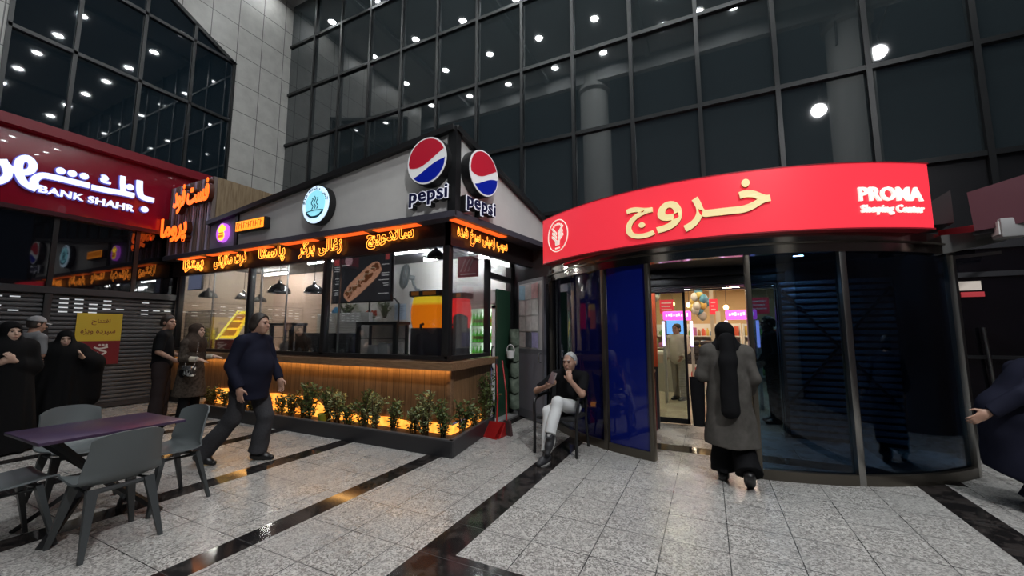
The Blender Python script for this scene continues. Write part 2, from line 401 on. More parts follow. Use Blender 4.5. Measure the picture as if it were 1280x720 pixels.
# ================================================================ BANK FRONT (left)
M_red = mat('sign_red', (.30, .004, .022), .22, coat=.4)
bs = thing('bank_sign', 'long dark red fascia sign with glowing white lettering over shuttered shopfront', 'sign', (BX, 3.1, 3.7))
SX = BX + .09
MB().box((BX, -.6, 3.70), (SX, 5.14, 5.06), .01).build('fascia_panel', M_red, bs)
mb = MB().prism([(SX + .02, -.6, 5.04), (SX + .12, -.6, 5.06), (SX + .12, -.6, 5.24), (BX, -.6, 5.24), (BX, -.6, 5.06)], (0, 5.76, 0)); mb.build('top_ledge', mat('sign_red_edge', (.26, .006, .02), .35), bs)
mb = MB().box((BX - .0, -.6, 3.62), (SX + .02, 5.14, 3.70)); mb.build('lower_trim', mat('sign_trim', (.05, .005, .01), .3), bs)
WL = em('bank_letter', (.72, .80, 1.0), 1.15)
ED = mat('letter_edge', (.12, .10, .45), .4, emit=(.2, .2, .9), es=.25)
def fat(path, w, x0, mbb, wave=None):   # a flat stroke that stands off the fascia
    P = [Vector((0, p[0], p[1])) for p in path]; k = len(P); L = []; R = []
    for i in range(k):
        t = (P[min(i + 1, k - 1)] - P[max(i - 1, 0)]).normalized(); nn = Vector((0, -t.z, t.y))
        ww = w[i] if isinstance(w, list) else w
        L.append(P[i] + nn * ww / 2); R.append(P[i] - nn * ww / 2)
    for i in range(k - 1):
        mbb.prism([(x0, p.y, p.z) for p in (L[i], R[i], R[i + 1], L[i + 1])], (.05, 0, 0))
def smooth_path(pts, n=6):
    P = [Vector(p).to_3d() if len(p) == 2 else Vector(p) for p in pts]; out = []
    for i in range(len(P) - 1):
        a, b, c, d = P[max(i - 1, 0)], P[i], P[i + 1], P[min(i + 2, len(P) - 1)]
        for j in range(n):
            t = j / n; out.append(.5 * ((2 * b) + (c - a) * t + (2 * a - 5 * b + 4 * c - d) * t * t + (3 * b - a - 3 * c + d) * t ** 3))
    out.append(P[-1]); return out

STROKES = {'r': ([(1.9, 3.98), (2.02, 4.06), (2.07, 4.2), (1.99, 4.42)], .10), 'rh': ([(2.0, 4.38), (2.08, 4.30), (2.2, 4.27), (2.31, 4.33), (2.33, 4.46), (2.26, 4.55), (2.18, 4.47), (2.18, 4.29), (2.26, 4.1), (2.41, 4.03)], .10),
           'sh': ([(2.40, 4.04), (2.37, 4.18), (2.45, 4.30), (2.6, 4.32), (2.83, 4.32), (3.07, 4.32)], .10), 'nk': ([(3.10, 4.30), (3.35, 4.31), (3.55, 4.33), (3.74, 4.33)], .10),
           'l': ([(3.53, 4.68), (3.54, 4.5), (3.57, 4.33)], .08), 'b': ([(3.80, 4.68), (3.82, 4.45), (3.88, 4.34), (4.07, 4.33)], .10), 'hm': ([(3.36, 4.47), (3.25, 4.47), (3.23, 4.52), (3.30, 4.53), (3.27, 4.58), (3.22, 4.57)], .045)}
for face, grow, xx in ((0, .03, SX), (1, 0, SX + .03)):
    mb = MB()
    nm_, mm_ = ('lettering', WL) if face else ('letter_backing', ED)
    for k, (p, w) in STROKES.items(): fat([(q.y, q.z) for q in smooth_path([(0, *q) for q in p], 5)], w + grow, xx, mb)
    for y, z in ((2.67, 4.47), (2.82, 4.475), (2.98, 4.48), (3.66, 4.49), (3.93, 4.09)): mb.cyl((xx, y, z), (xx + .05, y, z), .06 + grow / 2, None, 18)
    mb.build(nm_, mm_, bs); mb = MB()
    letters(mb, 'BANK SHAHR', (xx, 2.44 - grow / 2, 3.99 - grow / 2), (0, 1, 0), (0, 0, 1), W=1.32 + grow, H=.13 + grow, depth=.05, offset=.02, spacing=1.06)
    mb.build(nm_, mm_, bs)
M_dkglass = mat('smoked_glass', (.004, .004, .006), .03, ior=1.9)
t = thing('transom_glass', 'row of dark mirror glass panes between red fascia and shutters', 'window', (BX, 3, 2.3))
edges = [.2, 1.35, 2.74, 3.92, 5.0]
for i in range(4): MB().box((BX - .03, edges[i] + .035, 2.32), (BX, edges[i + 1] - .035, 3.62)).build('pane', M_dkglass, t)
for y in edges: MB().box((BX - .05, y - .035, 2.3), (BX + .03, y + .035, 3.62)).build('mullion', M_mull, t)
MB().box((BX - .06, .1, 2.2), (BX + .10, 5.05, 2.32)).build('shutter_box', M_dark, t)
M_sh = mat('shutter_slats', (.075, .077, .082), .55, .1)
sp = [-.9, .2, 1.35, 2.74, 5.0]
SL = ['grey roller shutter at far left edge of the bank front', 'grey roller shutter second from the left of the bank front', 'grey roller shutter behind two people in black cloaks', 'wide grey roller shutter with yellow and red poster on it']
for i in range(4):
    y0, y1 = sp[i] + .05, sp[i + 1] - .05
    t = thing('roller_shutter', SL[i], 'shutter', (BX, (y0 + y1) / 2, 0), group='roller shutters of the bank front')
    mb = MB(); pr = []; z = .1
    while z < 2.2: pr += [(.0, z), (.028, z + .015), (.032, z + .04), (.028, z + .062), (0, z + .075)]; z += .08
    for a in range(len(pr) - 1):
        mb.quad((BX + pr[a][0], y0, pr[a][1]), (BX + pr[a][0], y1, pr[a][1]), (BX + pr[a + 1][0], y1, pr[a + 1][1]), (BX + pr[a + 1][0], y0, pr[a + 1][1]))
    mb.build('slats', M_sh, t, recalc=False)
    MB().box((BX - .02, y0, .02), (BX + .05, y1, .11)).build('bottom_rail', M_dark, t)
    for s_, yy in ((0, y0 - .03), (1, y1)): MB().box((BX - .03, yy - .0, 0), (BX + .06, yy + .03, 2.2)).build('guide_rail', M_mull, t)
    mb = MB(); k = 0
    for z in (1.86, 1.94, 2.02, 2.1):
        y = y0 + .1
        while y < y1 - .2:
            if random.random() < (.55 if y < 3.6 else .3): mb.box((BX + .03, y, z), (BX + .034, y + .12, z + .022))
            y += .2
    if mb.v: mb.build('vent_slot_glow', em('slot', (.75, .8, .85), .45), t)  # glowing plates stand in for interior light through the slots
for i, y in enumerate((.2, 1.35, 2.74, 5.0)): struct('trim_%d' % (6 + i), MB().box((BX - .06, y - .05, 0), (BX + .08, y + .05, 2.3), .01), M_mull)
struct('wall_bank', MB().box((BX - .4, -1.6, 0), (BX - .08, FY, 5.2)), M_mull)
# poster hung on the shutter
t = thing('poster', 'yellow and dark red paper banner taped on the grey shutter', 'poster', (BX, 3.5, .85))
PX = BX + .045
MB().box((PX, 3.14, 1.32), (PX + .006, 3.80, 1.86)).build('yellow_sheet', mat('poster_yellow', (.55, .40, .035), .5), t)
MB().box((PX, 3.14, .86), (PX + .006, 3.80, 1.32)).build('red_sheet', mat('poster_red', (.16, .006, .012), .5), t)
dkr = mat('poster_ink', (.14, .01, .012), .6); mb = MB()
for w_, y_, z_, W_, H_ in (('افتتاح', 3.35, 1.63, .27, .12), ('سپرده ویژه', 3.21, 1.43, .50, .13)):
    letters(mb, shape_rtl(w_), (PX + .006, y_, z_), (0, 1, 0), (0, 0, 1), W=W_, H=H_, depth=.002, offset=.008)
    mb.build('lettering', dkr, t); mb = MB()
mb = MB()
for k in range(3): mb.cyl((PX + .006, 3.5 + .05 * k, 1.24), (PX + .009, 3.5 + .05 * k, 1.24), .02, None, 10)
fat([(q.y, q.z) for q in smooth_path([(0, 3.42, 1.2), (0, 3.5, 1.17), (0, 3.62, 1.2)])], .03, PX - .035, mb); fat([(q.y, q.z) for q in smooth_path([(0, 3.5, 1.14), (0, 3.6, 1.1), (0, 3.52, 1.05), (0, 3.47, 1.1)])], .028, PX - .035, mb)
mb.build('emblem', mat('poster_emblem', (.6, .55, .5), .5), t)
# ================================================================ FOOD KIOSK
KX0, KX1, KY = -10.72, -3.05, 4.4
kiosk = thing('kiosk', 'corner fast food kiosk with plank walls, glass front and slanted grey gable', 'kiosk', (-6.5, 5.5, 0))
M_gab = mat('gable_panel', (.76, .74, .71), .5, fn=noisy((.69, .67, .65), 2))
M_gab2 = mat('gable_panel_violet', (.36, .32, .42), .45)
def top(x): return 4.33 - (KX1 - x) * .104
# front gable
MB().prism([(-8.05, KY, 3.14), (KX1, KY, 3.14), (KX1, KY, 4.30), (-8.05, KY, top(-8.05) - .03)], (0, .12, 0)).build('front_gable', M_gab, kiosk)
MB().prism([(-9.0, KY, 3.14), (-8.05, KY, 3.14), (-8.05, KY, top(-8.05) - .03), (-9.0, KY, top(-9) - .03)], (0, .12, 0)).build('front_gable', M_gab2, kiosk, 'violet grey end panel')
RX, RY = -2.70, 6.93
MB().prism([(KX1, KY, 3.14), (RX, RY, 3.14), (RX, RY, 3.56), (KX1, KY, 4.30)], (-.12, .02, 0)).build('side_gable', M_gab, kiosk)
mb = MB(); mb.bar((-9.02, KY - .02, top(-9) - .02), (KX1 + .02, KY - .02, 4.33), .13, .085); mb.bar((KX1 + .01, KY - .02, 4.33), (RX + .01, RY, 3.58), .13, .085)
mb.box((KX1 - .075, KY - .045, 3.08), (KX1 + .055, KY + .08, 4.34)); mb.box((-8.12, KY - .03, 3.12), (-8.03, KY + .05, top(-8.05)))
mb.build('edge_trim', M_black, kiosk)
mb = MB(); mb.prism([(KX0, KY - .05, 3.055), (KX1 + .05, KY - .05, 3.055), (RX + .06, RY, 3.055), (RX - .35, RY, 3.055), (KX1 - .3, KY + .32, 3.055), (KX0, KY + .32, 3.055)], (0, 0, .09)); mb.build('eave', mat('eave_metal', (.075, .07, .09), .4), kiosk)
MB().prism([(-9, KY + .1, top(-9)), (KX1, KY + .1, 4.3), (-2.8, RY, 3.58), (-9, RY, 3.6)], (0, 0, -.06)).build('roof', M_dark, kiosk)
# dark band that carries the neon
NB = 4.56
M_band = mat('band_panel', (.018, .013, .013), .35)
mb = MB().box((KX0, NB, 2.72), (-3.2, NB + .1, 3.06)); mb.prism([(-3.2, NB, 2.72), (-2.95, RY, 2.72), (-2.95, RY, 3.06), (-3.2, NB, 3.06)], (-.1, 0, 0)); mb.build('sign_band', M_band, kiosk)
# dark solid corner beside the door
MB().prism([(-3.12, 6.9, 2.4), (-2.62, 6.95, 2.4), (-2.62, 6.95, 3.06), (-3.12, 6.9, 3.06)], (0, .06, 0)).build('corner_panel', M_black, kiosk)
# glazing posts and panes
px = [-10.42, -7.86, -5.76, -3.28]; rp = [(-3.28, 4.56), (-3.30, 5.78), (-3.36, 6.74)]
for x, w in zip(px, (.11, .09, .09, .11)): MB().box((x - w / 2, NB, 1.12), (x + w / 2, NB + .1, 2.72), .006).build('post', M_black, kiosk)
M_kg = thin_glass('kiosk_glass', (.97, .98, .98), .035)
for i in range(3): MB().box((px[i] + .06, NB + .045, 1.16), (px[i + 1] - .06, NB + .051, 2.72)).build('glass_pane', M_kg, kiosk)
MB().bar((rp[0][0], rp[0][1] + .1, 1.94), (rp[1][0], rp[1][1], 1.94), .006, 1.56).build('glass_pane', M_kg, kiosk)
MB().box((-3.345, 5.74, 1.1), (-3.255, 5.82, 2.72), .005).build('post', M_black, kiosk)
mb = MB(); mb.box((-3.42, 6.70, 0.03), (-3.31, 6.80, 2.72)); mb.bar((-3.30, 5.8, 2.46), (-3.36, 6.74, 2.46), .09, .09); mb.build('door_frame', M_black, kiosk)
MB().bar((-3.305, 5.85, 2.6), (-3.355, 6.7, 2.6), .006, .22).build('glass_pane', M_kg, kiosk)
mb = MB(); mb.box((px[0], NB, 1.10), (-3.23, NB + .09, 1.16)); mb.bar((-3.28, NB, 1.13), (-3.30, 5.78, 1.13), .09, .06); mb.build('sill', M_black, kiosk)
# thin vertical joints of the sliding panes
mb = MB()
for x in (-9.15, -7.55, -6.8, -5.45): mb.box((x - .012, NB + .05, 1.16), (x + .012, NB + .065, 2.72))
mb.build('sliding_rail', mat('alu', (.45, .45, .46), .3, .9), kiosk)
# plank wall and counter
MB().box((KX0 + .05, 4.58, .26), (-3.21, 4.70, .98)).build('front_planks', M_wood, kiosk)
MB().box((-3.235, 4.565, .16), (-3.165, 4.63, .985), .004).build('corner_board', M_top, kiosk)
MB().prism([(-3.2, 4.60, .26), (-3.30, 5.93, .26), (-3.30, 5.93, .98), (-3.2, 4.60, .98)], (-.12, 0, 0)).build('side_planks', M_woodY, kiosk)
mb = MB()
mb.prism([(KX0 + .05, 4.40, .985), (-3.04, 4.40, .985), (-3.19, 5.97, .985), (-3.6, 5.97, .985), (-3.55, 5.05, .985), (KX0 + .05, 5.05, .985)], (0, 0, .10))
mb.build('countertop', M_top, kiosk)
E_warm = em('warm_led', (1.0, .42, .07), 14.0)
mb = MB().box((-10.3, 4.50, .974), (-3.2, 4.54, .986)); mb.build('under_counter_light', em('warm_led_low', (1.0, .52, .15), 13.0), kiosk, 'warm light strip under the counter')
E_eave = em('eave_glow', (1.0, .13, .018), 1.0)  # emissive patches paint the orange glow on the eave underside
for x in (-10.2, -9.1, -7.95, -6.75, -5.6, -4.55): MB().box((x, 4.40, 3.044), (x + .85, 4.53, 3.056)).build('eave_glow_patch', E_eave, kiosk, 'painted red orange glow patch under the eave')
MB().bar((-3.11, 4.46, 3.05), (-2.95, 5.7, 3.05), .12, .012).build('eave_glow_patch', E_eave, kiosk, 'painted red orange glow patch under the side eave')
# dark lower wall behind the planter, inner floor, back walls, ceiling
MB().box((KX0 + .05, 4.66, 0), (-3.25, 4.76, .26)).build('plinth', M_black, kiosk)
MB().prism([(KX0 + .05, 4.7, 0.0), (-3.25, 4.7, 0), (-3.18, 5.6, 0), (-3.16, 6.68, 0), (-3.16, 6.9, 0), (KX0 + .05, 6.9, 0)], (0, 0, .03)).build('inner_floor', mat('kiosk_floor', (.33, .33, .33), .3), kiosk)
MB().prism([(KX0 + .05, NB + .1, 3.06), (-3.3, NB + .1, 3.06), (-3.1, 6.92, 3.06), (KX0 + .05, 6.92, 3.06)], (0, 0, -.04)).build('inner_ceiling', mat('kiosk_ceiling', (.17, .17, .175), .55), kiosk)
MB().box((-8.1, 6.86, .03), (-3.42, 6.93, 3.02)).build('rear_wall', M_tile, kiosk, 'white rear wall')
MB().box((KX0 + .05, 6.86, .03), (-8.1, 6.93, 3.02)).build('rear_wall', mat('pink_tile', (.60, .46, .38), .35), kiosk, 'pinkish tiled rear wall')
MB().box((-10.72, 4.66, .03), (-10.66, 6.86, 3.02)).build('end_wall', mat('cream_wall', (.55, .45, .36), .4), kiosk)
MB().box((-7.75, 6.0, .03), (-6.2, 6.1, 1.9)).build('partition', mat('pale_steel_panel', (.55, .55, .54), .35), kiosk)
# raised light strip box behind the planting
# ---- wooden sign box on the roof corner
t = thing('sign_box', 'slatted wooden sign box on the kiosk roof with glowing orange lettering', 'sign', (-9.9, 4.9, 3.2))
MB().box((-10.69, 4.46, 3.16), (-9.0, 5.6, 4.70)).build('side_panel', mat('box_wood', (.42, .30, .18), .5, fn=noisy((.27, .18, .10), 4, vec=(8, 8, .8))), t)
M_sl = mat('slat_wood', (.25, .19, .17), .45); M_sl2 = mat('slat_violet', (.66, .58, .76), .4)
x = -10.69; k = 0
slA, slB = MB(), MB()
while x < -9.03:
    (slB if k % 3 == 1 else slA).box((x, 4.385, 3.16), (x + .055, 4.46, 4.70)); x += .095; k += 1
slA.build('slats', M_sl, t); slB.build('slats', M_sl2, t, 'pale violet slats')
MB().box((-10.70, 4.37, 3.06), (-9.0, 4.46, 3.16)).build('lower_trim', M_gab2, t)
O_L = em('orange_letter', (1.0, .12, .012), 2.2); O_D = mat('letter_return', (.10, .02, .008), .4)
for word, x0, z0, W_, H_, sk in (('فست فود', -10.25, 4.0, 1.35, .62, 0), ('پروما', -10.68, 3.36, 1.06, .60, 0)):
    s_ = shape_rtl(word)
    a = MB(); letters(a, s_, (x0, 4.36, z0), (1, 0, 0), (0, 0, 1), W=W_, H=H_, depth=.10, offset=.035, spacing=.95); a.build('letter_return', O_D, t)
    a = MB(); letters(a, s_, (x0, 4.26, z0), (1, 0, 0), (0, 0, 1), W=W_, H=H_, depth=.015, offset=.032, spacing=.95); a.build('lettering', O_L, t, 'glowing orange lettering')
# ---- neon words on the band
N_O = em('neon_orange', (1.0, .30, .035), 3.2)
NW = [('پیتزا', -10.2, 2.76, .80, .33, 'orange neon word at the far left end of the kiosk band, beside the dark shopfront'), ('ذرت مکزیکی', -9.02, 2.76, 1.10, .33, 'orange neon wording below the round purple sign'),
      ('پاستا', -7.55, 2.77, .78, .33, 'short orange neon word below the orange number display'), ('زغالی برگر', -6.40, 2.77, 1.08, .33, 'orange neon wording below the round steaming bowl sign'), ('ساندویچ', -4.78, 2.78, .95, .31, 'orange neon word above the sandwich menu board')]
def neon(word, o, u, W_, H_, label):
    a = MB(); letters(a, shape_rtl(word), o, u, (0, 0, 1), W=W_, H=H_, depth=.035, outline=.017, offset=.035, spacing=1.08)
    return tag(a.build('neon_sign', N_O), label, 'neon sign', 'neon words on the kiosk band')
for w_, x_, z_, W_, H_, lb in NW: neon(w_, (x_, NB - .012, z_), (1, 0, 0), W_, H_, lb)
ud = Vector((.25, RY - NB, 0)).normalized()
neon('سیب زمینی سرخ شده', Vector((-3.19, NB, 2.77)) + ud * .08, ud, 1.32, .27, 'orange neon wording round the corner, under the side gable')
# ---- round signs, number display
t = thing('round_sign', 'round pale blue lit sign with steaming bowl drawing on the grey gable', 'sign', (-5.69, 4.33, 3.25))
c = Vector((-5.69, KY - .01, 3.58))
mb = MB(); disc(mb, c, (0, -1, 0), .33, .12); mb.build('drum', M_black, t)
mb = MB(); disc(mb, c - Vector((0, .11, 0)), (0, -1, 0), .315, .02); mb.build('face', em('sign_white', (.62, .80, 1.0), 1.05), t)
mb = MB(); disc(mb, c - Vector((0, .125, 0)), (0, -1, 0), .235, .012); mb.build('inner_face', em('sign_cyan', (.28, .72, .86), .95), t)
ink = mat('sign_ink', (.02, .10, .16), .5)
mb = MB(); yy = c.y - .14
def ribbon(path, w):
    P = smooth_path([(x, 0, z) for x, z in path], 6); k = len(P)
    for i in range(k - 1):
        d = (P[i + 1] - P[i]).normalized(); nn = Vector((-d.z, 0, d.x)) * (w / 2)
        mb.prism([(c.x + q.x, yy, c.z + q.z) for q in (P[i] + nn, P[i] - nn, P[i + 1] - nn, P[i + 1] + nn)], (0, -.006, 0))
for dx in (-.06, .0, .06): ribbon([(dx - .01, -.08), (dx + .02, -.03), (dx - .025, .03), (dx + .015, .09), (dx - .01, .14 - abs(dx) * .6)], .014)
ribbon([(-.2, -.13), (-.1, -.20), (.0, -.215), (.1, -.20), (.2, -.13)], .035); ribbon([(-.21, -.115), (0, -.1), (.21, -.115)], .014)
def arc(a, b, d, R=.225):
    th = PI * .97 - a * 2.25 / 1.0; r = R + b
    return Vector((c.x + r * math.cos(th), yy - d, c.z + r * math.sin(th)))
s_ = shape_rtl('آش رشته داغ'); letters(mb, s_, (0, 0, 0), (1, 0, 0), (0, 0, 1), W=1.3, H=.085, depth=.006, offset=.006, bend=lambda a, b, d: arc(a, b, d))
mb.build('drawing', ink, t)
t = thing('round_sign', 'small round purple and yellow lit sign on the violet end panel', 'sign', (-8.5, 4.33, 3.25))
c2 = Vector((-8.50, KY - .005, 3.44))
mb = MB(); disc(mb, c2, (0, -1, 0), .19, .05); mb.build('drum', em('sign_purple', (.55, .12, .80), 1.2), t)
mb = MB()
for dx, dz, r in ((0, .09, .075), (-.07, .06, .05), (.08, .07, .05), (.0, -.06, .10)): disc(mb, c2 + Vector((dx, -.045, dz)), (0, -1, 0), r, .014, seg=20)
mb.build('motif', em('sign_yellow', (1.0, .68, .06), 1.3), t)
mb = MB(); mb.box((c2.x - .08, c2.y - .065, c2.z - .10), (c2.x + .08, c2.y - .06, c2.z - .05)); mb.box((c2.x - .07, c2.y - .065, c2.z - .03), (c2.x + .07, c2.y - .06, c2.z + .0)); mb.build('motif_bands', em('sign_orange', (.9, .2, .02), .8), t)
t = thing('number_display', 'orange lit bar shaped display at the left end of the grey gable', 'sign', (-7.52, 4.33, 3.35))
MB().box((-7.96, KY - .10, 3.36), (-7.06, KY, 3.58), .02).build('case', M_black, t)
MB().box((-7.94, KY - .115, 3.38), (-7.10, KY - .10, 3.565), .008).build('screen', em('led_amber', (1.0, .30, .02), 1.5), t)
mb = MB()
for i in range(11):
    x = -7.90 + i * .072; mb.box((x, KY - .12, 3.42), (x + .012, KY - .115, 3.53)); mb.box((x, KY - .12, 3.52 - (i % 3) * .03), (x + .048, KY - .115, 3.532 - (i % 3) * .03))
mb.build('segments', mat('led_gap', (.25, .04, .0), .5, emit=(.5, .09, 0), es=.5), t)
# ---- soft drink roundels
def roundel(o, u, label, lit):
    """disc sign with a red, white and blue wave, and the lowercase word below"""
    u = v3(u).normalized(); w = Vector((0, 0, 1)); nrm = u.cross(w); o = v3(o)
    t = thing('roundel_sign', label, 'sign', (o.x, o.y, o.z - .62), group='roundel signs at the kiosk corner')
    R = .345
    mb = MB(); disc(mb, o, nrm, R, .15); mb.build('drum', M_black, t)
    mb = MB(); disc(mb, o + nrm * .15, nrm, R - .008, .008); mb.build('face', em('roundel_white', (.85, .85, .88), .55 if lit else .25), t)
    r = R - .03
    def wave(lo): # boundary curves in the disc
        return [(-r + 2 * r * i / 24) for i in range(25)]
    up = lambda x: -.12 * r + .55 * x * (.55 + .45 * (x / r)) + .06 * r * math.sin(3 * x / r)
    dn = lambda x: -.40 * r + .30 * x + .10 * r * math.sin(2.4 * x / r + .2)
    for nm, f, side, m in (('red_field', up, 1, em('roundel_red', (.55, .012, .035), .75 if lit else .16)), ('blue_field', dn, -1, em('roundel_blue', (.0, .012, .35), .75 if lit else .18))):
        mb = MB(); N = 40; top_, bot = [], []
        for i in range(N + 1):
            x = -r + 2 * r * i / N; h = math.sqrt(max(0, r * r - x * x)); y = max(-h, min(h, f(x)))
            top_.append((x, h * side)); bot.append((x, y))
        for i in range(N):
            q = [top_[i], top_[i + 1], bot[i + 1], bot[i]]
            if abs(q[0][1] - q[3][1]) + abs(q[1][1] - q[2][1]) < 1e-4: continue
            mb.quad(*[o + nrm * .162 + u * a + w * b for a, b in q])
        mb.build(nm, m, t)
    for k_, (out_, dep, m, nm) in enumerate(((.06, .10, M_black, 'letter_return'), (.052, .112, em('word_white', (.82, .84, 1.0), 1.25 if lit else .5), 'letter_rim'), (.0, .122, mat('word_blue', (.01, .012, .06), .3) , 'lettering'))):
        mb = MB(); e = out_ * .22
        letters(mb, 'pepsi', o + u * (-.33 - e) + w * (-.62 - e) , u, w, W=.66 + 2 * e, H=.25 + 2 * e, depth=dep, offset=.02 + out_ * .75, spacing=1.06); mb.build(nm, m, t)
roundel((-3.41, KY, 3.875), (1, 0, 0), 'round red, white and blue sign on the long gable, left of the corner', 0)
us = Vector((RX - KX1, RY - KY, 0)).normalized()
roundel(Vector((KX1 + .01, KY, 3.80)) + us * .46, us, 'round red, white and blue sign on the short gable, right of the corner', 1)
# ================================================================ PLANTER AND SHRUBS
pl = thing('planter', 'low black metal planter trough with glowing amber back, round the kiosk corner', 'planter', (-5.8, 4.3, 0))
PO = [(-8.75, 4.10), (-2.80, 4.09), (-3.05, 5.60)]; PI_ = [(-8.75, 4.50), (-3.10, 4.50), (-3.22, 5.60)]
def wall_seg(mb, a, b, z0, z1, th):
    d = Vector((b[0] - a[0], b[1] - a[1], 0)).normalized(); nn = Vector((-d.y, d.x, 0)) * th
    mb.prism([(a[0], a[1], z0), (b[0], b[1], z0), (b[0] + nn.x, b[1] + nn.y, z0), (a[0] + nn.x, a[1] + nn.y, z0)], (0, 0, z1 - z0))
mb = MB(); wall_seg(mb, PO[0], PO[1], 0, .19, .03); wall_seg(mb, PO[1], PO[2], 0, .19, .03); mb.box((-8.78, 4.1, 0), (-8.74, 4.53, .19)); mb.prism([(-3.05, 5.6, 0), (-3.22, 5.6, 0), (-3.22, 5.57, 0), (-3.05, 5.57, 0)], (0, 0, .19))
mb.build('trough', mat('planter_metal', (.022, .022, .025), .38), pl)
mb = MB(); wall_seg(mb, PO[0], PO[1], .19, .205, .05); wall_seg(mb, PO[1], PO[2], .19, .205, .05); mb.build('rim', mat('planter_rim', (.07, .07, .075), .35), pl)
MB().prism([(-8.73, 4.14, .12), (-2.84, 4.13, .12), (-3.08, 5.56, .12), (-3.21, 5.56, .12), (-3.12, 4.52, .12), (-8.73, 4.52, .12)], (0, 0, .02)).build('soil', mat('soil', (.09, .05, .03), .9, fn=noisy((.03, .02, .012), 20, bs=.5)), pl)
E_pan = em('amber_panel', (1.0, .31, .03), 1.55)
def pan_fn(t, b):
    f = noise(t, coords(t), 9, 3); t.links.new(mixc(t, ramp(t, f, .3, .7), (1.0, .22, .015), (1.0, .50, .08)), b.inputs['Emission Color'])
pan_fn(E_pan.node_tree, E_pan.node_tree.nodes['Principled BSDF'])
mb = MB(); P = [(-8.7, .13), (-3.12, .13)]; top_ = []
xs_ = [-8.7 + 5.58 * i / 60 for i in range(61)]
for i in range(60):
    zt = lambda x: (.42 + .01 * math.sin(x * 9)) if x < -5.85 else (.42 - .17 * min(1, (x + 5.85) / .35) + .012 * math.sin(x * 7))
    a, b = xs_[i], xs_[i + 1]
    mb.add([(a, 4.555, .13), (b, 4.555, .13), (b, 4.555, zt(b)), (a, 4.555, zt(a)), (a, 4.575, .13), (b, 4.575, .13), (b, 4.575, zt(b)), (a, 4.575, zt(a))], [(0, 1, 2, 3), (7, 6, 5, 4), (3, 2, 6, 7), (0, 4, 5, 1)])
mb.build('light_panel', E_pan, pl, 'glowing amber light panel')
mb = MB().prism([(-3.12, 4.58, .13), (-3.215, 5.6, .13), (-3.215, 5.6, .27), (-3.12, 4.58, .25)], (-.015, 0, 0)); mb.build('light_panel', E_pan, pl, 'glowing amber light panel')
LEAF = [mat('leaf_green', (.055, .085, .022), .5, fn=noisy((.11, .15, .04), 40)), mat('leaf_pale', (.34, .35, .17), .5, fn=noisy((.10, .14, .04), 60)), mat('leaf_olive', (.12, .105, .02), .5, fn=noisy((.06, .08, .02), 40))]
M_stem = mat('stem_brown', (.06, .04, .02), .7)
def shrub_meshes(seed, h, r, nst, nl):
    rnd = random.Random(seed); st, lf = MB(), MB()
    for i in range(nst):
        a = rnd.uniform(0, 2 * PI); rr = r * rnd.uniform(.2, 1); hh = h * rnd.uniform(.6, 1.05)
        p0 = Vector((rnd.uniform(-.03, .03), rnd.uniform(-.03, .03), 0)); p2 = Vector((rr * math.cos(a), rr * math.sin(a), hh)); p1 = (p0 + p2) * .5 + Vector((0, 0, hh * .15))
        path = [p0, p1, p2]; st.tube(path, [.006, .005, .002], 5)
        for k in range(nl):
            t = .18 + .82 * k / nl; q = p0.lerp(p1, t * 2) if t < .5 else p1.lerp(p2, t * 2 - 1)
            d = Vector((rnd.uniform(-1, 1), rnd.uniform(-1, 1), rnd.uniform(-.3, .7))).normalized(); L = rnd.uniform(.03, .055); w = L * .32
            s_ = d.cross(Vector((rnd.uniform(-1, 1), rnd.uniform(-1, 1), 1))).normalized(); up = s_.cross(d)
            b0 = q + d * .008; lf.add([b0, b0 + d * L * .45 + s_ * w + up * .004, b0 + d * L, b0 + d * L * .45 - s_ * w + up * .004, b0 + d * L * .5 - up * .004], [(0, 1, 4), (1, 2, 4), (2, 3, 4), (3, 0, 4)])
    return st, lf
SHR = []
for k, (h, r, nst, nl) in enumerate(((.36, .13, 9, 26), (.42, .17, 12, 26), (.30, .12, 8, 24), (.24, .14, 10, 18))):
    st, lf = shrub_meshes(40 + k, h, r, nst, nl); SHR.append([(st.mesh('stems', M_stem), lf.mesh('foliage', LEAF[j], recalc=False)) for j in range(3)])
spots = []
x = -8.5
while x < -3.0: spots.append((x + random.uniform(-.05, .05), 4.30 + random.uniform(-.07, .07))); x += .27
for y in (4.62, 4.95, 5.28, 5.45): spots.append((-3.0 - (y - 4.6) * .09 + random.uniform(-.02, .02), y))
for i, (x, y) in enumerate(spots):
    k = (3, 2, 2)[i % 3] if x < -5.7 else (1, 0, 2, 1)[i % 4]; j = (2, 2, 0)[i % 3] if x < -5.7 else (0, 1, 0)[i % 3]
    if y > 5.4: k, j = 1, 0
    k = min(k, 2); t = thing('shrub', 'small leafy green shrub rooted in the black planter before the amber glow', 'plant', (x, y, .13), random.uniform(0, 6), 'shrubs in the kiosk planter')
    s_ = random.uniform(1.15, 1.4); t.scale = (s_, s_, s_ * (1.25 if y > 5.4 else 1))
    for nm, me in zip(('stems', 'foliage'), SHR[k][j]):
        o = bpy.data.objects.new(nm, me); COL.objects.link(o); o.parent = t
t = thing('flower_pot', 'yellow green plastic pot standing in the planter among the shrubs', 'pot', (-5.25, 4.25, .14))
MB().lathe((-5.25, 4.25, .14), [(.05, 0), (.068, .12), (.075, .12), (.075, .14), (.06, .14), (.055, .1)], 18).build('pot', mat('pot_green', (.30, .30, .03), .45), t)
MB().lathe((-5.25, 4.25, .235), [(0, 0), (.056, 0), (.056, .01), (0, .012)], 14).build('soil', MATS['soil'], t)
t = thing('potted_plant', 'tall green plant in a pale pot left of the walking man, against the kiosk', 'plant', (-8.25, 3.98, 0))
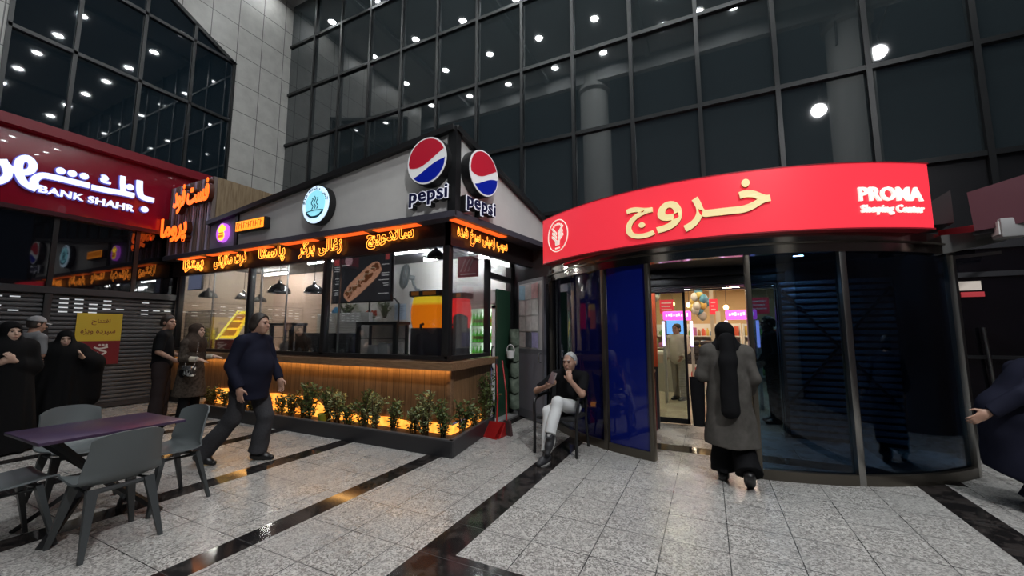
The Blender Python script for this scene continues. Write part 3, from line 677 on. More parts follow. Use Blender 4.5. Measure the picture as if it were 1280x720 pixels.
MB().lathe((-8.25, 3.98, 0), [(.11, 0), (.16, .26), (.18, .27), (.18, .31), (.15, .31), (.14, .2)], 22).build('pot', mat('pot_pale', (.50, .47, .40), .6), t)
st, lf = shrub_meshes(77, .75, .26, 22, 30)
for m_ in (st, lf): m_.v = [(p[0] - 8.25, p[1] + 3.98, p[2] + .25) for p in m_.v]
st.build('stems', M_stem, t); lf.build('foliage', LEAF[0], t, recalc=False)

# ================================================================ DUSTPAN
t = thing('dustpan', 'red long handled dustpan standing on the floor at the planter end', 'dustpan', (-2.82, 5.28, 0))
Mr = mat('red_plastic', (.34, .012, .012), .35)
mb = MB(); mb.prism([(-2.97, 5.12, .0), (-2.72, 5.05, .0), (-2.74, 5.05, .04), (-2.72, 5.22, .19), (-2.96, 5.28, .19), (-2.98, 5.28, 0)], (0.0, .012, .0)); mb.box((-2.96, 5.1, 0), (-2.70, 5.32, .015)); mb.box((-2.965, 5.27, 0), (-2.70, 5.29, .19)); mb.prism([(-2.965, 5.1, 0), (-2.965, 5.29, 0), (-2.965, 5.29, .19)], (.012, 0, 0)); mb.prism([(-2.712, 5.1, 0), (-2.712, 5.29, 0), (-2.712, 5.29, .19)], (.012, 0, 0)); mb.build('pan', Mr, t)
MB().tube([(-2.84, 5.28, .17), (-2.87, 5.36, .5), (-2.98, 5.52, 1.02)], .013, 10).build('handle', Mr, t)
MB().tube([(-2.975, 5.515, .98), (-2.985, 5.53, 1.08)], .018, 10).build('grip', M_black, t)
t = thing('broom', 'dark bristled broom with red handle leaning behind the red dustpan', 'broom', (-2.74, 5.36, 0))
MB().tube([(-2.73, 5.38, .2), (-2.80, 5.5, .6), (-2.93, 5.62, 1.05)], .012, 10).build('handle', Mr, t)
mb = MB().prism([(-2.83, 5.36, .0), (-2.62, 5.30, .0), (-2.67, 5.34, .2), (-2.78, 5.38, .2)], (.01, .05, 0)); mb.build('bristles', mat('bristle', (.05, .02, .02), .9), t)

# ================================================================ INSIDE THE KIOSK
E_tube = em('tube_white', (.95, .98, 1.0), 85.0); E_tubeL = em('tube_white_strong', (1.0, .95, .88), 150.0)
def tube_light(a, b, label):
    t = thing('tube_light', label, 'ceiling light', (a[0], a[1], a[2]), group='tube lights in the kiosk')
    MB().bar(v3(a) + Vector((0, 0, .045)), v3(b) + Vector((0, 0, .045)), .07, .03).build('housing', M_white, t)
    MB().cyl(a, b, .022, None, 10).build('tube', E_tubeL if a[0] < -8 else E_tube, t)
tube_light((-5.25, 5.6, 2.95), (-4.42, 5.6, 2.95), 'white tube light on the kiosk ceiling, right of the menu board')
tube_light((-5.1, 6.35, 2.95), (-4.5, 6.35, 2.95), 'shorter white tube light on the ceiling above the wall fan')
tube_light((-7.6, 5.6, 2.95), (-6.72, 5.6, 2.95), 'white tube light on the kiosk ceiling, left of the menu board')
tube_light((-9.9, 5.2, 2.95), (-9.0, 5.2, 2.95), 'added white tube light on the ceiling just behind the first window')  # extra tube, put in to brighten the left window
tube_light((-10.2, 6.3, 2.95), (-9.3, 6.3, 2.95), 'white tube light on the ceiling over the pink tiled wall')
tube_light((-4.2, 6.6, 2.95), (-3.5, 6.6, 2.95), 'white tube light on the ceiling above the drinks fridge')
def pendant(x, y, z, r, m, label, glow=None):
    t = thing('pendant_lamp', label, 'lamp', (x, y, z), group='dome pendant lamps in the kiosk')
    MB().lathe((x, y, z), [(r, 0), (r * .97, r * .18), (r * .8, r * .5), (r * .5, r * .76), (r * .2, r * .9), (r * .16, r * 1.15), (r * .1, r * 1.2), (r * .14, r * .9), (r * .46, r * .72), (r * .76, r * .46), (r * .93, r * .16), (r * .96, 0)], 28, cap=False).build('shade', m, t)
    MB().cyl((x, y, z + r * 1.15), (x, y, 3.02), .006, None, 6).build('cord', M_black, t)
    MB().ball((x, y, z + r * .35), r * .2, 12, 8).build('bulb', em('bulb_warm', (1.0, .62, .28), 110.0) if glow else mat('bulb_off', (.7, .7, .65), .2), t)
M_sil = mat('spun_steel', (.5, .5, .5), .25, 1.)
pendant(-10.12, 5.0, 2.27, .18, M_black, 'black dome pendant lamp at the left end, beside the screen', 1)
pendant(-9.45, 5.75, 2.20, .15, M_black, 'dark dome pendant lamp hanging lower behind the food display', 1)
pendant(-9.3, 5.3, 2.22, .17, M_sil, 'silver dome pendant lamp over the lit food display', 1)
pendant(-7.76, 5.1, 2.28, .215, M_sil, 'silver dome pendant lamp in the middle of the second window')
pendant(-6.98, 5.3, 2.26, .19, M_sil, 'silver dome pendant lamp beside the window post, left of the menu board')
pendant(-3.94, 5.2, 2.70, .15, M_black, 'black dome pendant lamp under the ceiling, above the juice dispenser')
# wall screen
t = thing('television', 'flat blue grey screen hung high in the far left kiosk window', 'screen', (-10.1, 4.72, 2.41))
MB().box((-10.35, 4.70, 2.41), (-9.80, 4.74, 2.82), .008).build('frame', M_black, t)
MB().box((-10.33, 4.692, 2.43), (-9.82, 4.70, 2.80)).build('screen', em('screen_blue', (.16, .18, .28), .8), t)
MB().cyl((-10.1, 4.72, 2.82), (-10.1, 4.72, 3.02), .02).build('bracket', M_black, t)
# menu board with the long sandwich
t = thing('menu_board', 'black menu board with a long filled sandwich, behind the kiosk glass', 'sign', (-5.15, 4.80, 2.0))
MB().box((-5.84, 4.78, 1.98), (-4.48, 4.83, 2.80), .006).build('panel', M_black, t)
MB().box((-5.82, 4.776, 2.0), (-4.50, 4.781, 2.78)).build('printed_face', mat('menu_face', (.020, .022, .026), .3, emit=(.03, .03, .035), es=.5), t)
def slab(mb, pts, y, d=.003): mb.prism([(x, y, z) for x, z in pts], (0, d, 0))
def sausage(cx, cz, L, w, ang, n=28):
    out = []
    for i in range(n):
        a = 2 * PI * i / n; x = L * math.copysign(abs(math.cos(a)) ** .6, math.cos(a)); z = w * math.copysign(abs(math.sin(a)) ** .8, math.sin(a)); ca, sa = math.cos(ang), math.sin(ang)
        out.append((cx + x * ca - z * sa, cz + x * sa + z * ca))
    return out
bn = MB(); slab(bn, sausage(-5.13, 2.34, .47, .13, .60), 4.771); slab(bn, sausage(-5.08, 2.28, .45, .085, .60), 4.7685); bn.build('bun_picture', mat('bun', (.46, .235, .14), .6, emit=(.60, .30, .19), es=.6, fn=noisy((.60, .36, .24), 9)), t)
fl = MB(); rn = random.Random(3)
for i in range(34):
    s_ = rn.uniform(-.42, .42); o_ = rn.uniform(-.045, .05); slab(fl, sausage(-5.12 + s_ * .825 - o_ * .56, 2.33 + s_ * .565 + o_ * .82, rn.uniform(.03, .06), rn.uniform(.015, .028), rn.uniform(0, 3), 10), 4.766 - i * .0001)
fl.build('filling_picture', mat('filling', (.30, .06, .03), .6, fn=noisy((.28, .20, .07), 14), emit=(.25, .08, .03), es=.3), t)
fl = MB()
zz_ = smooth_path([(-5.14 + q * .825 - o * .56, 0, 2.36 + q * .565 + o * .82) for q, o in [(-.36 + .08 * i, .028 * (-1) ** i) for i in range(10)]], 5)
for i in range(len(zz_) - 1): fl.bar((zz_[i].x, 4.7625, zz_[i].z), (zz_[i + 1].x, 4.7625, zz_[i + 1].z), .015, .002, up=(0, 1, 0))
fl.build('sauce_picture', mat('sauce', (.70, .58, .42), .6, emit=(.7, .58, .42), es=.25), t)
wm = mat('menu_white', (.75, .75, .75), .6, emit=(.7, .7, .7), es=.4); mb = MB()
for zz in (2.60, 2.57, 2.53, 2.40, 2.35, 2.31, 2.20, 2.16, 2.12):
    w_ = rn.uniform(.1, .17); mb.box((-5.63 - w_, 4.770, zz), (-5.63, 4.775, zz + .012))
for zz in (2.58, 2.44, 2.40, 2.33, 2.27, 2.24, 2.11):
    w_ = rn.uniform(.1, .22); mb.box((-4.54 - w_, 4.770, zz), (-4.54, 4.775, zz + .012))
mb.box((-5.66, 4.770, 2.62), (-5.44, 4.775, 2.637)); mb.build('print_lines', wm, t)
mb = MB(); mb.cyl((-5.45, 4.775, 2.70), (-5.45, 4.77, 2.70), .085, None, 20); mb.build('round_emblem', mat('menu_pink', (.62, .40, .45), .6, emit=(.6, .4, .45), es=.35), t)
mb = MB(); mb.box((-5.79, 4.77, 2.64), (-5.68, 4.775, 2.74)); mb.box((-4.62, 4.77, 2.66), (-4.54, 4.775, 2.75)); mb.build('red_squares', mat('menu_red', (.55, .08, .08), .6, emit=(.6, .1, .1), es=.4), t)
mb = MB(); mb.cyl((-5.6, 4.81, 2.79), (-5.6, 4.81, 3.03), .012); mb.cyl((-4.7, 4.81, 2.79), (-4.7, 4.81, 3.03), .012); mb.build('hangers', M_black, t)
# wall fan
t = thing('wall_fan', 'white wall fan turned sideways on the white rear wall', 'fan', (-5.72, 6.75, 2.3))
fc = Vector((-5.78, 6.55, 2.68)); ax = Vector((-.78, -.6, .15)).normalized()
mb = MB()
for k in range(-2, 3): 
    rr = .27 * math.sqrt(1 - (k / 2.9) ** 2); A = ax.orthogonal().normalized(); B = ax.cross(A)
    mb.tube([fc + ax * (k * .035) + A * rr * math.cos(2 * PI * j / 28) + B * rr * math.sin(2 * PI * j / 28) for j in range(28)], .010, 6, True)
for j in range(36):
    a = 2 * PI * j / 36; e = A * math.cos(a) + B * math.sin(a)
    mb.tube([fc + ax * .085 + e * .05, fc + ax * .07 + e * .19, fc + e * .27, fc - ax * .07 + e * .19, fc - ax * .085 + e * .05], .006, 4)
M_fan = mat('fan_plastic', (.22, .25, .25), .4)
mb.build('cage', M_fan, t)
for j in range(3):
    a = 2 * PI * j / 3; e = A * math.cos(a) + B * math.sin(a); g_ = ax.cross(e)
    MB().grid(lambda u, v: fc + e * (.05 + .18 * u) + g_ * ((v - .5) * (.06 + .13 * u)) + ax * ((v - .5) * .06), 6, 4, True, .004).build('blade', mat('fan_blade', (.5, .6, .66), .35), t)
mb = MB(); mb.cyl(fc - ax * .06, fc - ax * .22, .06, .045); mb.build('motor', M_fan, t)
mb = MB(); mb.tube([fc - ax * .15, fc - ax * .16 + Vector((0, .05, -.15)), (-5.66, 6.84, 2.36)], .025, 8); mb.box((-5.72, 6.82, 2.22), (-5.6, 6.86, 2.44), .008); mb.build('arm', M_fan, t)
# shelf on the rear wall and the things on it
sh = thing('wall_shelf', 'long wooden shelf with black brackets along the rear wall', 'shelf', (-7.3, 6.74, 1.6))
MB().box((-8.25, 6.58, 1.63), (-5.95, 6.86, 1.67)).build('board', mat('shelf_wood', (.30, .18, .09), .5, fn=noisy((.2, .11, .05), 5, vec=(1, 8, 8))), sh)
for x in (-7.78, -6.85): MB().box((x - .02, 6.62, 1.67), (x + .02, 6.64, 2.32)).build('bracket', M_black, sh)
mb = MB().tube([(-6.55, 6.62, 2.22), (-6.1, 6.62, 2.22), (-5.98, 6.62, 2.1), (-5.98, 6.62, 1.4)], .02, 8); mb.build('rail', M_black, sh)
def shelf_plant(x, label, r=.17, pot=(.7, .7, .68)):
    t = thing('potted_plant', label, 'plant', (x, 6.7, 1.67)); MB().lathe((x, 6.7, 1.67), [(.05, 0), (.075, .12), (.08, .13), (.065, .13)], 16).build('pot', mat('pot_white', pot, .5), t)
    st, lf = shrub_meshes(int(-x * 100), .38, r * 1.5, 20, 26)
    for m_ in (st, lf): m_.v = [(p[0] + x, p[1] * .8 + 6.7, p[2] + 1.78) for p in m_.v]
    st.build('stems', M_stem, t); lf.build('foliage', LEAF[0], t, recalc=False)
shelf_plant(-7.62, 'small green plant in white pot on the shelf, left of the wire basket'); shelf_plant(-6.45, 'small green plant on the shelf, right of the red flowers', .13)
t = thing('serving_tray', 'blue oval tray leaning on the wall shelf beside the green plant', 'tray', (-8.05, 6.74, 1.67))
mb = MB().lathe((-8.03, 6.72, 1.88), [(0, 0), (.15, 0), (.17, .02), (.165, .03), (.14, .012), (0, .012)], 28, axis=(0, -1, .15)); mb.v = [((p[0] + 8.03) * .8 - 8.03, p[1], (p[2] - 1.88) * 1.25 + 1.88) for p in mb.v]; mb.build('tray_plate', mat('blue_tray', (.06, .30, .62), .4), t)
t = thing('wire_basket', 'small cream wire basket in the middle of the wall shelf', 'basket', (-7.2, 6.7, 1.67)); mb = MB()
for z in (1.68, 1.75, 1.83, 1.9): mb.tube([(-7.32, 6.64, z), (-7.08, 6.64, z), (-7.08, 6.78, z), (-7.32, 6.78, z)], .006, 5, True)
for x in [-7.32 + .048 * i for i in range(6)]: mb.cyl((x, 6.64, 1.675), (x, 6.64, 1.9), .005, None, 5); mb.cyl((x, 6.78, 1.675), (x, 6.78, 1.9), .005, None, 5)
mb.build('basket_frame', mat('cream_wire', (.55, .5, .36), .5), t)
for i, (x, lb) in enumerate(((-6.93, 'glass of red flowers on the shelf, the left one of two'), (-6.76, 'glass of red flowers on the shelf, beside the white ball'))):
    t = thing('flower_vase', lb, 'vase', (x, 6.68, 1.67)); MB().lathe((x, 6.68, 1.67), [(.04, 0), (.05, .13), (.044, .13), (.036, .01)], 14).build('glass', mat('vase_clear', (.6, .65, .65), .1), t); mb = MB(); s2 = MB()
    for k in range(6):
        a = k * 1.05 + i; q = (x + .05 * math.cos(a), 6.68 + .04 * math.sin(a), 1.88 + .03 * (k % 3)); mb.lathe(q, [(.008, -.03), (.03, -.01), (.03, .02), (.012, .045)], 10); s2.cyl((x, 6.68, 1.70), q, .004, None, 5)
    mb.build('blossoms', mat('tulip_red', (.62, .11, .06), .5), t); s2.build('stems', LEAF[0], t)
tag(MB().ball((-6.58, 6.66, 1.755), .085).build('ornament', mat('white_ball', (.72, .72, .7), .3)), 'white round ornament on the shelf beside the red flowers', 'ornament')
t = thing('notice_sheet', 'pale blue printed sheet on the rear wall above the shelf end', 'notice', (-6.15, 6.85, 1.75)); MB().box((-6.3, 6.845, 1.76), (-5.98, 6.858, 2.12)).build('sheet', mat('pale_blue_paper', (.46, .58, .72), .6), t)
mb = MB(); [mb.box((-6.27, 6.842, 2.06 - .05 * k), (-6.02 - .05 * (k % 2), 6.846, 2.07 - .05 * k)) for k in range(6)]; mb.build('print_lines', mat('grey_ink', (.2, .25, .35), .6), t)
# framed warmers on the counter
def warmer(x0, x1, y, label):
    t = thing('food_warmer', label, 'food warmer', ((x0 + x1) / 2, y, 1.085), group='black framed food warmers on the counter')
    z0, z1, d = 1.085, 1.66, .32; mb = MB()
    mb.box((x0, y, z0), (x1, y + d, z0 + .06)); mb.box((x0, y, z1 - .05), (x1, y + d, z1))
    for x in (x0, x1 - .07): mb.box((x, y, z0), (x + .07, y + .05, z1)); mb.box((x, y + d - .04, z0), (x + .04, y + d, z1))
    mb.build('frame', M_black, t)
    MB().box((x0 + .07, y + d - .02, z0 + .06), (x1 - .07, y + d - .01, z1 - .05)).build('back_glass', thin_glass('warm_glass', (.9, .92, .92), .06), t)
    MB().box((x0 + .07, y + .03, z0 + .30), (x1 - .07, y + d - .03, z0 + .312)).build('rack', M_sil, t)
    mb = MB(); mb.box((x0 + .14, y + .12, z0 + .06), (x0 + .32, y + .26, z0 + .2), .01); mb.box((x0 + .4 if x1 - x0 > .7 else x0 + .34, y + .1, z0 + .06), (x0 + .6 if x1 - x0 > .7 else x0 + .48, y + .26, z0 + .24), .01); mb.build('food_trays', M_white, t)
warmer(-5.16, -4.30, 4.72, 'black framed glass food warmer on the counter under the menu board')
warmer(-7.40, -6.76, 4.72, 'black framed glass food warmer on the counter in the second window')
for i, x in enumerate((-6.70, -6.39, -6.03, -5.81, -5.59)):
    w_ = .28 if i < 2 else .2
    t = thing('cutlery_dispenser', 'black steel edged dispenser box standing in the counter row beside the food warmers', 'dispenser', (x + w_ / 2, 4.85, 1.085), group='black dispensers in a row on the counter')
    MB().box((x, 4.76, 1.085), (x + w_, 4.98, 1.47), .006).build('body', mat('dispenser_black', (.02, .02, .02), .25), t)
    mb = MB(); [mb.box((xx, 4.755, 1.085), (xx + .012, 4.77, 1.475)) for xx in (x, x + w_ - .012)]; mb.box((x, 4.755, 1.46), (x + w_, 4.99, 1.478)); mb.build('steel_edges', M_sil, t)
    MB().cyl((x + w_ / 2, 4.757, 1.17), (x + w_ / 2, 4.735, 1.17), .05, .045, 16).build('dial', mat('dial_grey', (.10, .10, .10), .3), t)
# juice dispensers
def juicer(x0, x1, y0, y1, cc, label, m2):
    cx, cy = (x0 + x1) / 2, (y0 + y1) / 2
    t = thing('juice_dispenser', label, 'drink dispenser', (cx, cy, 1.085), group='juice dispensers on the counter corner')
    MB().box((x0 + .03, y0 + .03, 1.085), (x1 - .03, y1 - .03, 1.56), .02).build('base', M_dark, t)
    def bowl(u, v):
        a = 2 * PI * u; z = 1.56 + .48 * v; g_ = .80 + .22 * math.sin(PI * min(1, .15 + v * .75)); X = math.copysign(abs(math.cos(a)) ** .5, math.cos(a)); Y = math.copysign(abs(math.sin(a)) ** .5, math.sin(a))
        return (cx + X * (x1 - x0) / 2 * g_, cy + Y * (y1 - y0) / 2 * g_, z)
    MB().grid(bowl, 32, 10).build('bowl', cc, t)
    mb = MB().box((x0 - .0, y0 + .0, 2.03), (x1, y1, 2.13), .03); mb.build('lid', m2, t)
    mb = MB(); mb.box((x0 + .06, y0 - .005, 2.05), (x0 + .2, y0, 2.11)); mb.box((x0 + .28, y0 - .005, 2.05), (x1 - .06, y0, 2.11)); mb.build('lid_stickers', mat('orange_sticker', (.75, .25, .03), .5), t)
    MB().tube([(cx, y0 + .03, 1.62), (cx, y0 - .04, 1.6), (cx, y0 - .045, 1.52)], .022, 8).build('tap', M_black, t)
def jf(t, b):
    s = nd(t, 'ShaderNodeSeparateXYZ'); t.links.new(nd(t, 'ShaderNodeTexCoord').outputs['Generated'], s.inputs[0])
    c = mixc(t, ramp(t, s.outputs[2], .70, .80), (.85, .20, .005), (.88, .60, .03)); t.links.new(c, b.inputs['Base Color']); t.links.new(c, b.inputs['Emission Color'])
juicer(-4.13, -3.55, 4.78, 5.12, mat('orange_juice', (.8, .25, .02), .15, emit=(.8, .2, 0), es=.55, fn=jf), 'glowing orange juice dispenser with black base by the corner post', mat('lid_black', (.03, .03, .03), .3))
juicer(-3.86, -3.44, 5.28, 5.58, mat('red_juice', (.7, .02, .03), .15, emit=(.8, .02, .03), es=.6), 'red juice dispenser behind the corner post', MATS['lid_black'])
t = thing('apron', 'dark grey apron hung over a rail behind the corner post', 'apron', (-3.42, 5.18, 1.1))
MB().grid(lambda u, v: (-3.55 + .24 * u + .015 * math.sin(9 * u), 5.16 + .02 * math.sin(12 * u + v * 2), 1.10 + .68 * v - .06 * (abs(u - .5) * 2) ** 2 * v), 14, 8, True, .02).build('cloth', mat('grey_cloth', (.10, .11, .115), .85), t)
# lit food display and jars (left window)
t = thing('food_display', 'yellow lit slanted food display case on the counter in the first window', 'display case', (-8.9, 4.95, 1.085))
mb = MB(); mb.box((-9.3, 4.8, 1.085), (-8.5, 5.2, 1.34)); mb.build('base', mat('case_grey', (.2, .2, .2), .3, .5), t)
MB().prism([(-9.22, 4.82, 1.36), (-8.62, 4.82, 1.36), (-8.62, 5.08, 1.92), (-9.02, 5.08, 1.92)], (0, .02, .02)).build('lit_panel', em('display_yellow', (.95, .72, .05), 1.0), t)
mb = MB()
for k in range(3): mb.prism([(-9.1 + .03 * k, 4.80 + .075 * k, 1.42 + .16 * k), (-8.68, 4.80 + .075 * k, 1.42 + .16 * k), (-8.68, 4.86 + .075 * k, 1.54 + .16 * k), (-9.05 + .03 * k, 4.86 + .075 * k, 1.54 + .16 * k)], (0, .012, .004))
mb.build('food_pictures', mat('pizza_pic', (.65, .20, .04), .5, emit=(.7, .22, .03), es=.5, fn=noisy((.75, .5, .12), 14)), t)
MB().bar((-9.26, 4.79, 1.34), (-9.05, 5.07, 1.95), .045, .03).build('side_bar', em('display_bar', (1.0, .85, .15), 1.1), t)
t = thing('glass_guard', 'clear glass sneeze guard box on the counter at the left end', 'display case', (-9.8, 4.85, 1.085))
mb = MB(); mb.box((-10.42, 4.74, 1.085), (-9.32, 4.748, 1.94)); mb.box((-10.42, 4.74, 1.94), (-9.32, 5.1, 1.948)); mb.build('glass', thin_glass('guard_glass', (.94, .96, .96), .05), t)
mb = MB(); mb.bar((-10.42, 4.74, 1.945), (-9.32, 4.74, 1.945), .014); mb.bar((-10.42, 4.74, 1.085), (-10.42, 4.74, 1.945), .014); mb.bar((-9.32, 4.74, 1.085), (-9.32, 4.74, 1.945), .014); mb.build('frame', M_sil, t)
for x, lb, m_ in ((-10.28, 'tall glass jar of oranges at the far left of the counter', (.80, .38, .03)), (-9.75, 'tall glass jar of lemons on the counter behind the headscarf', (.75, .62, .05))):
    t = thing('fruit_jar', lb, 'jar', (x, 4.93, 1.085))
    MB().lathe((x, 4.93, 1.085), [(.13, 0), (.13, .5), (.125, .5), (.125, .01)], 20).build('glass', thin_glass('jar_glass', (.95, .96, .95), .06), t)
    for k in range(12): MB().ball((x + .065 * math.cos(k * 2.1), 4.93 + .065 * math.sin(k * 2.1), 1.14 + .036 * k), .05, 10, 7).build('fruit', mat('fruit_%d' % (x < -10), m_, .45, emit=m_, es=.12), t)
# ---- drinks fridge
FXa, FYa = -4.05, 6.22
t = thing('drinks_fridge', 'tall white glass door fridge full of green bottles inside the kiosk', 'fridge', (-3.56, 6.42, 0.03))
mb = MB(); mb.box((-3.96, 6.2, 0.03), (-3.92, 6.72, 2.24)); mb.box((-3.42, 6.2, 0.03), (-3.36, 6.72, 2.24)); mb.box((-3.96, 6.68, 0.03), (-3.36, 6.72, 2.24)); mb.box((-3.96, 6.2, 0.03), (-3.36, 6.72, 0.3)); mb.box((-3.96, 6.2, 1.98), (-3.36, 6.72, 2.24)); mb.build('body', M_white, t)
MB().box((-3.95, 6.182, 2), (-3.37, 6.2, 2.22), .005).build('header', mat('fridge_header', (.62, .63, .62), .4), t)
MB().box((-3.359, 6.18, 0.03), (-3.33, 6.72, 2.26)).build('side_panel', mat('fridge_green', (.02, .06, .035), .4), t)
mb = MB(); mb.box((-3.95, 6.17, 0.32), (-3.89, 6.2, 1.97)); mb.box((-3.43, 6.17, 0.32), (-3.37, 6.2, 1.97)); mb.box((-3.95, 6.17, 1.91), (-3.37, 6.2, 1.97)); mb.build('door', M_white, t)
MB().box((-3.89, 6.182, 1.02), (-3.43, 6.188, 1.92)).build('door_glass', thin_glass('fridge_glass', (.93, .96, .95), .05), t)
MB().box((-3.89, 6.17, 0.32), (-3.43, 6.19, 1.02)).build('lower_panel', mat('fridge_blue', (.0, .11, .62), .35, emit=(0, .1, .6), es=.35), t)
MB().tube([(-3.4, 6.17, 0.85), (-3.4, 6.12, 0.9), (-3.4, 6.12, 1.2), (-3.4, 6.17, 1.25)], .014, 8).build('handle', M_black, t)
mb = MB(); mb.box((-3.905, 6.22, 1), (-3.89, 6.24, 1.9)); mb.box((-3.445, 6.22, 1), (-3.43, 6.24, 1.9)); mb.box((-3.91, 6.66, 0.9), (-3.42, 6.675, 1.96)); mb.build('inner_light', em('fridge_light', (.82, 1.0, .80), 1.6), t)
for z in (1.0, 1.3, 1.6): MB().box((-3.91, 6.22, z), (-3.43, 6.66, z + .012)).build('shelf', M_white, t)
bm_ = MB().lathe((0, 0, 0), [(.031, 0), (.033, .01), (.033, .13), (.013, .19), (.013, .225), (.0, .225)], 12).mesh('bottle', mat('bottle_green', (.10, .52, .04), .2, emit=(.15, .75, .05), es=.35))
cp = MB().lathe((0, 0, .222), [(.016, 0), (.016, .018), (0, .018)], 10).mesh('cap', M_white); lbm = MB().lathe((0, 0, .05), [(.0345, 0), (.0345, .06)], 12, cap=False).mesh('paper_band', mat('bottle_label', (.55, .62, .10), .5))
rows = {1.012: 'bottom', 1.312: 'middle', 1.612: 'top'}
for z, nm in rows.items():
    for i in range(6):
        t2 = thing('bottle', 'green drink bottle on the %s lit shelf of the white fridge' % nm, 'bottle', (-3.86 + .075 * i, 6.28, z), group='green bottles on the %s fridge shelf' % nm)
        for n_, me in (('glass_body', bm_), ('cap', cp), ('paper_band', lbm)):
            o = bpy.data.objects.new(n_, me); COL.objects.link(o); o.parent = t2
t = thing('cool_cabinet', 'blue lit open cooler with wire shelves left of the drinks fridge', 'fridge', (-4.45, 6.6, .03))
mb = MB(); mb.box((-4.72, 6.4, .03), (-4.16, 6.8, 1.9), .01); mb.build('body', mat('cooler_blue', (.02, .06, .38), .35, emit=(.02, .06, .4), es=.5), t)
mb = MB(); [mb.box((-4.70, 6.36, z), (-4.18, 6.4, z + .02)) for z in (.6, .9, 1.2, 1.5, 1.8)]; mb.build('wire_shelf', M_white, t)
t = thing('red_banner', 'dark red panel with pale lettering high behind the side window', 'sign', (-3.75, 6.05, 2.5)); MB().box((-4.05, 6.0, 2.48), (-3.62, 6.03, 2.86)).build('panel', mat('banner_dkred', (.30, .03, .05), .5), t)
mb = MB(); [mb.bar((-3.98 + .08 * k, 5.995, 2.58), (-3.88 + .08 * k, 5.995, 2.80), .02, .004, up=(0, 1, 0)) for k in range(3)]; mb.box((-3.98, 5.992, 2.52), (-3.66, 5.998, 2.545)); mb.build('emblem', mat('banner_pink', (.6, .4, .42), .5), t)
# ---- hanging pocket organiser with a little basket
t = thing('pocket_organiser', 'tall green hanging fabric organiser with stacked pockets beside the open door', 'organiser', (-3.2, 6.62, .1))
M_gf = mat('green_fabric', (.16, .20, .155), .85, fn=noisy((.08, .11, .08), 12, bs=.4))
MB().box((-3.285, 6.60, .12), (-3.10, 6.63, 1.55)).build('backing', M_gf, t)
for k in range(5):
    z = .14 + .28 * k
    MB().grid(lambda u, v: (-3.29 + .195 * u, 6.595 - .085 * math.sin(PI * u) * (.35 + .65 * math.sin(PI * (.2 + .7 * v))), z + .24 * v + .015 * math.sin(7 * u)), 10, 5, True, .006).build('pocket', M_gf, t)
t = thing('hanging_basket', 'small white handled basket hung on the green organiser', 'basket', (-3.19, 6.44, 1.03))
MB().lathe((-3.19, 6.44, 1.03), [(.06, 0), (.08, .13), (.075, .13), (.055, .01)], 18).build('bowl', M_white, t)
MB().tube([(-3.19 - .075 * math.cos(a), 6.44, 1.15 + .12 * math.sin(a)) for a in [PI * i / 12 for i in range(13)]], .008, 6).build('handle', M_white, t)
# ---- open door leaf with papers
A_ = Vector((-3.14, 6.64, 0)); B_ = Vector((-2.42, 6.12, 0)); dd = (B_ - A_).normalized(); nn_ = Vector((dd.y, -dd.x, 0))
t = thing('glazed_door', 'open grey door leaf with papers covering its upper pane', 'door', (A_.x, A_.y, 0))
def leaf(mb, a, b, z0, z1, th=.045): mb.prism([(*(A_ + dd * a)[:2], z0), (*(A_ + dd * b)[:2], z0), (*(A_ + dd * b)[:2], z1), (*(A_ + dd * a)[:2], z1)], tuple(-nn_ * th)); return mb
Lw = (B_ - A_).length
mb = MB(); leaf(mb, 0, .06, .02, 2.42); leaf(mb, Lw - .06, Lw, .02, 2.42); leaf(mb, 0, Lw, .02, .16); leaf(mb, 0, Lw, 1.12, 1.2); leaf(mb, 0, Lw, 2.36, 2.42); mb.build('frame', mat('door_grey', (.10, .10, .115), .4), t)
mb = leaf(MB(), .06, Lw - .06, .16, 1.12, .03); mb.build('lower_panel', mat('door_panel', (.155, .15, .175), .45), t)
mb = leaf(MB(), .06, Lw - .06, 1.2, 2.36, .02); mb.build('upper_panel', mat('paper_backing', (.42, .43, .43), .5), t)
rn = random.Random(5); k = 0
for i in range(3):
    for j in range(4):
        z0 = 1.23 + .28 * j; a = .07 + .225 * i; mb = MB(); q = rn.uniform(-.01, .01)
        o = nn_ * (.004 + .001 * k); c0 = A_ + dd * a + o; c1 = A_ + dd * (a + .21) + o
        mb.prism([(c0.x, c0.y, z0 + q), (c1.x, c1.y, z0 - q), (c1.x, c1.y, z0 + .26 - q), (c0.x, c0.y, z0 + .26 + q)], tuple(nn_ * .002)); k += 1
        col = (.62, .62, .60)
        if j == 3 and i == 0: col = (.30, .50, .62)
        if j == 3 and i == 2: col = (.60, .36, .36)
        if j == 0 and i > 0: col = ((.12, .13, .15), (.35, .33, .55))[i - 1]
        mb.build('paper', mat('paper_%02d%02d' % (int(col[0] * 100), int(col[2] * 100)), col, .6, fn=noisy(tuple(c * .8 for c in col), 14)), t)
mb = MB(); p_ = A_ + dd * (Lw - .05) + nn_ * .03; mb.tube([p_ + Vector((0, 0, 1.0)), p_ + nn_ * .04 + Vector((0, 0, 1.0)), p_ + nn_ * .04 + Vector((0, 0, 1.15)), p_ + Vector((0, 0, 1.15))], .012, 8); mb.build('handle', M_sil, t)
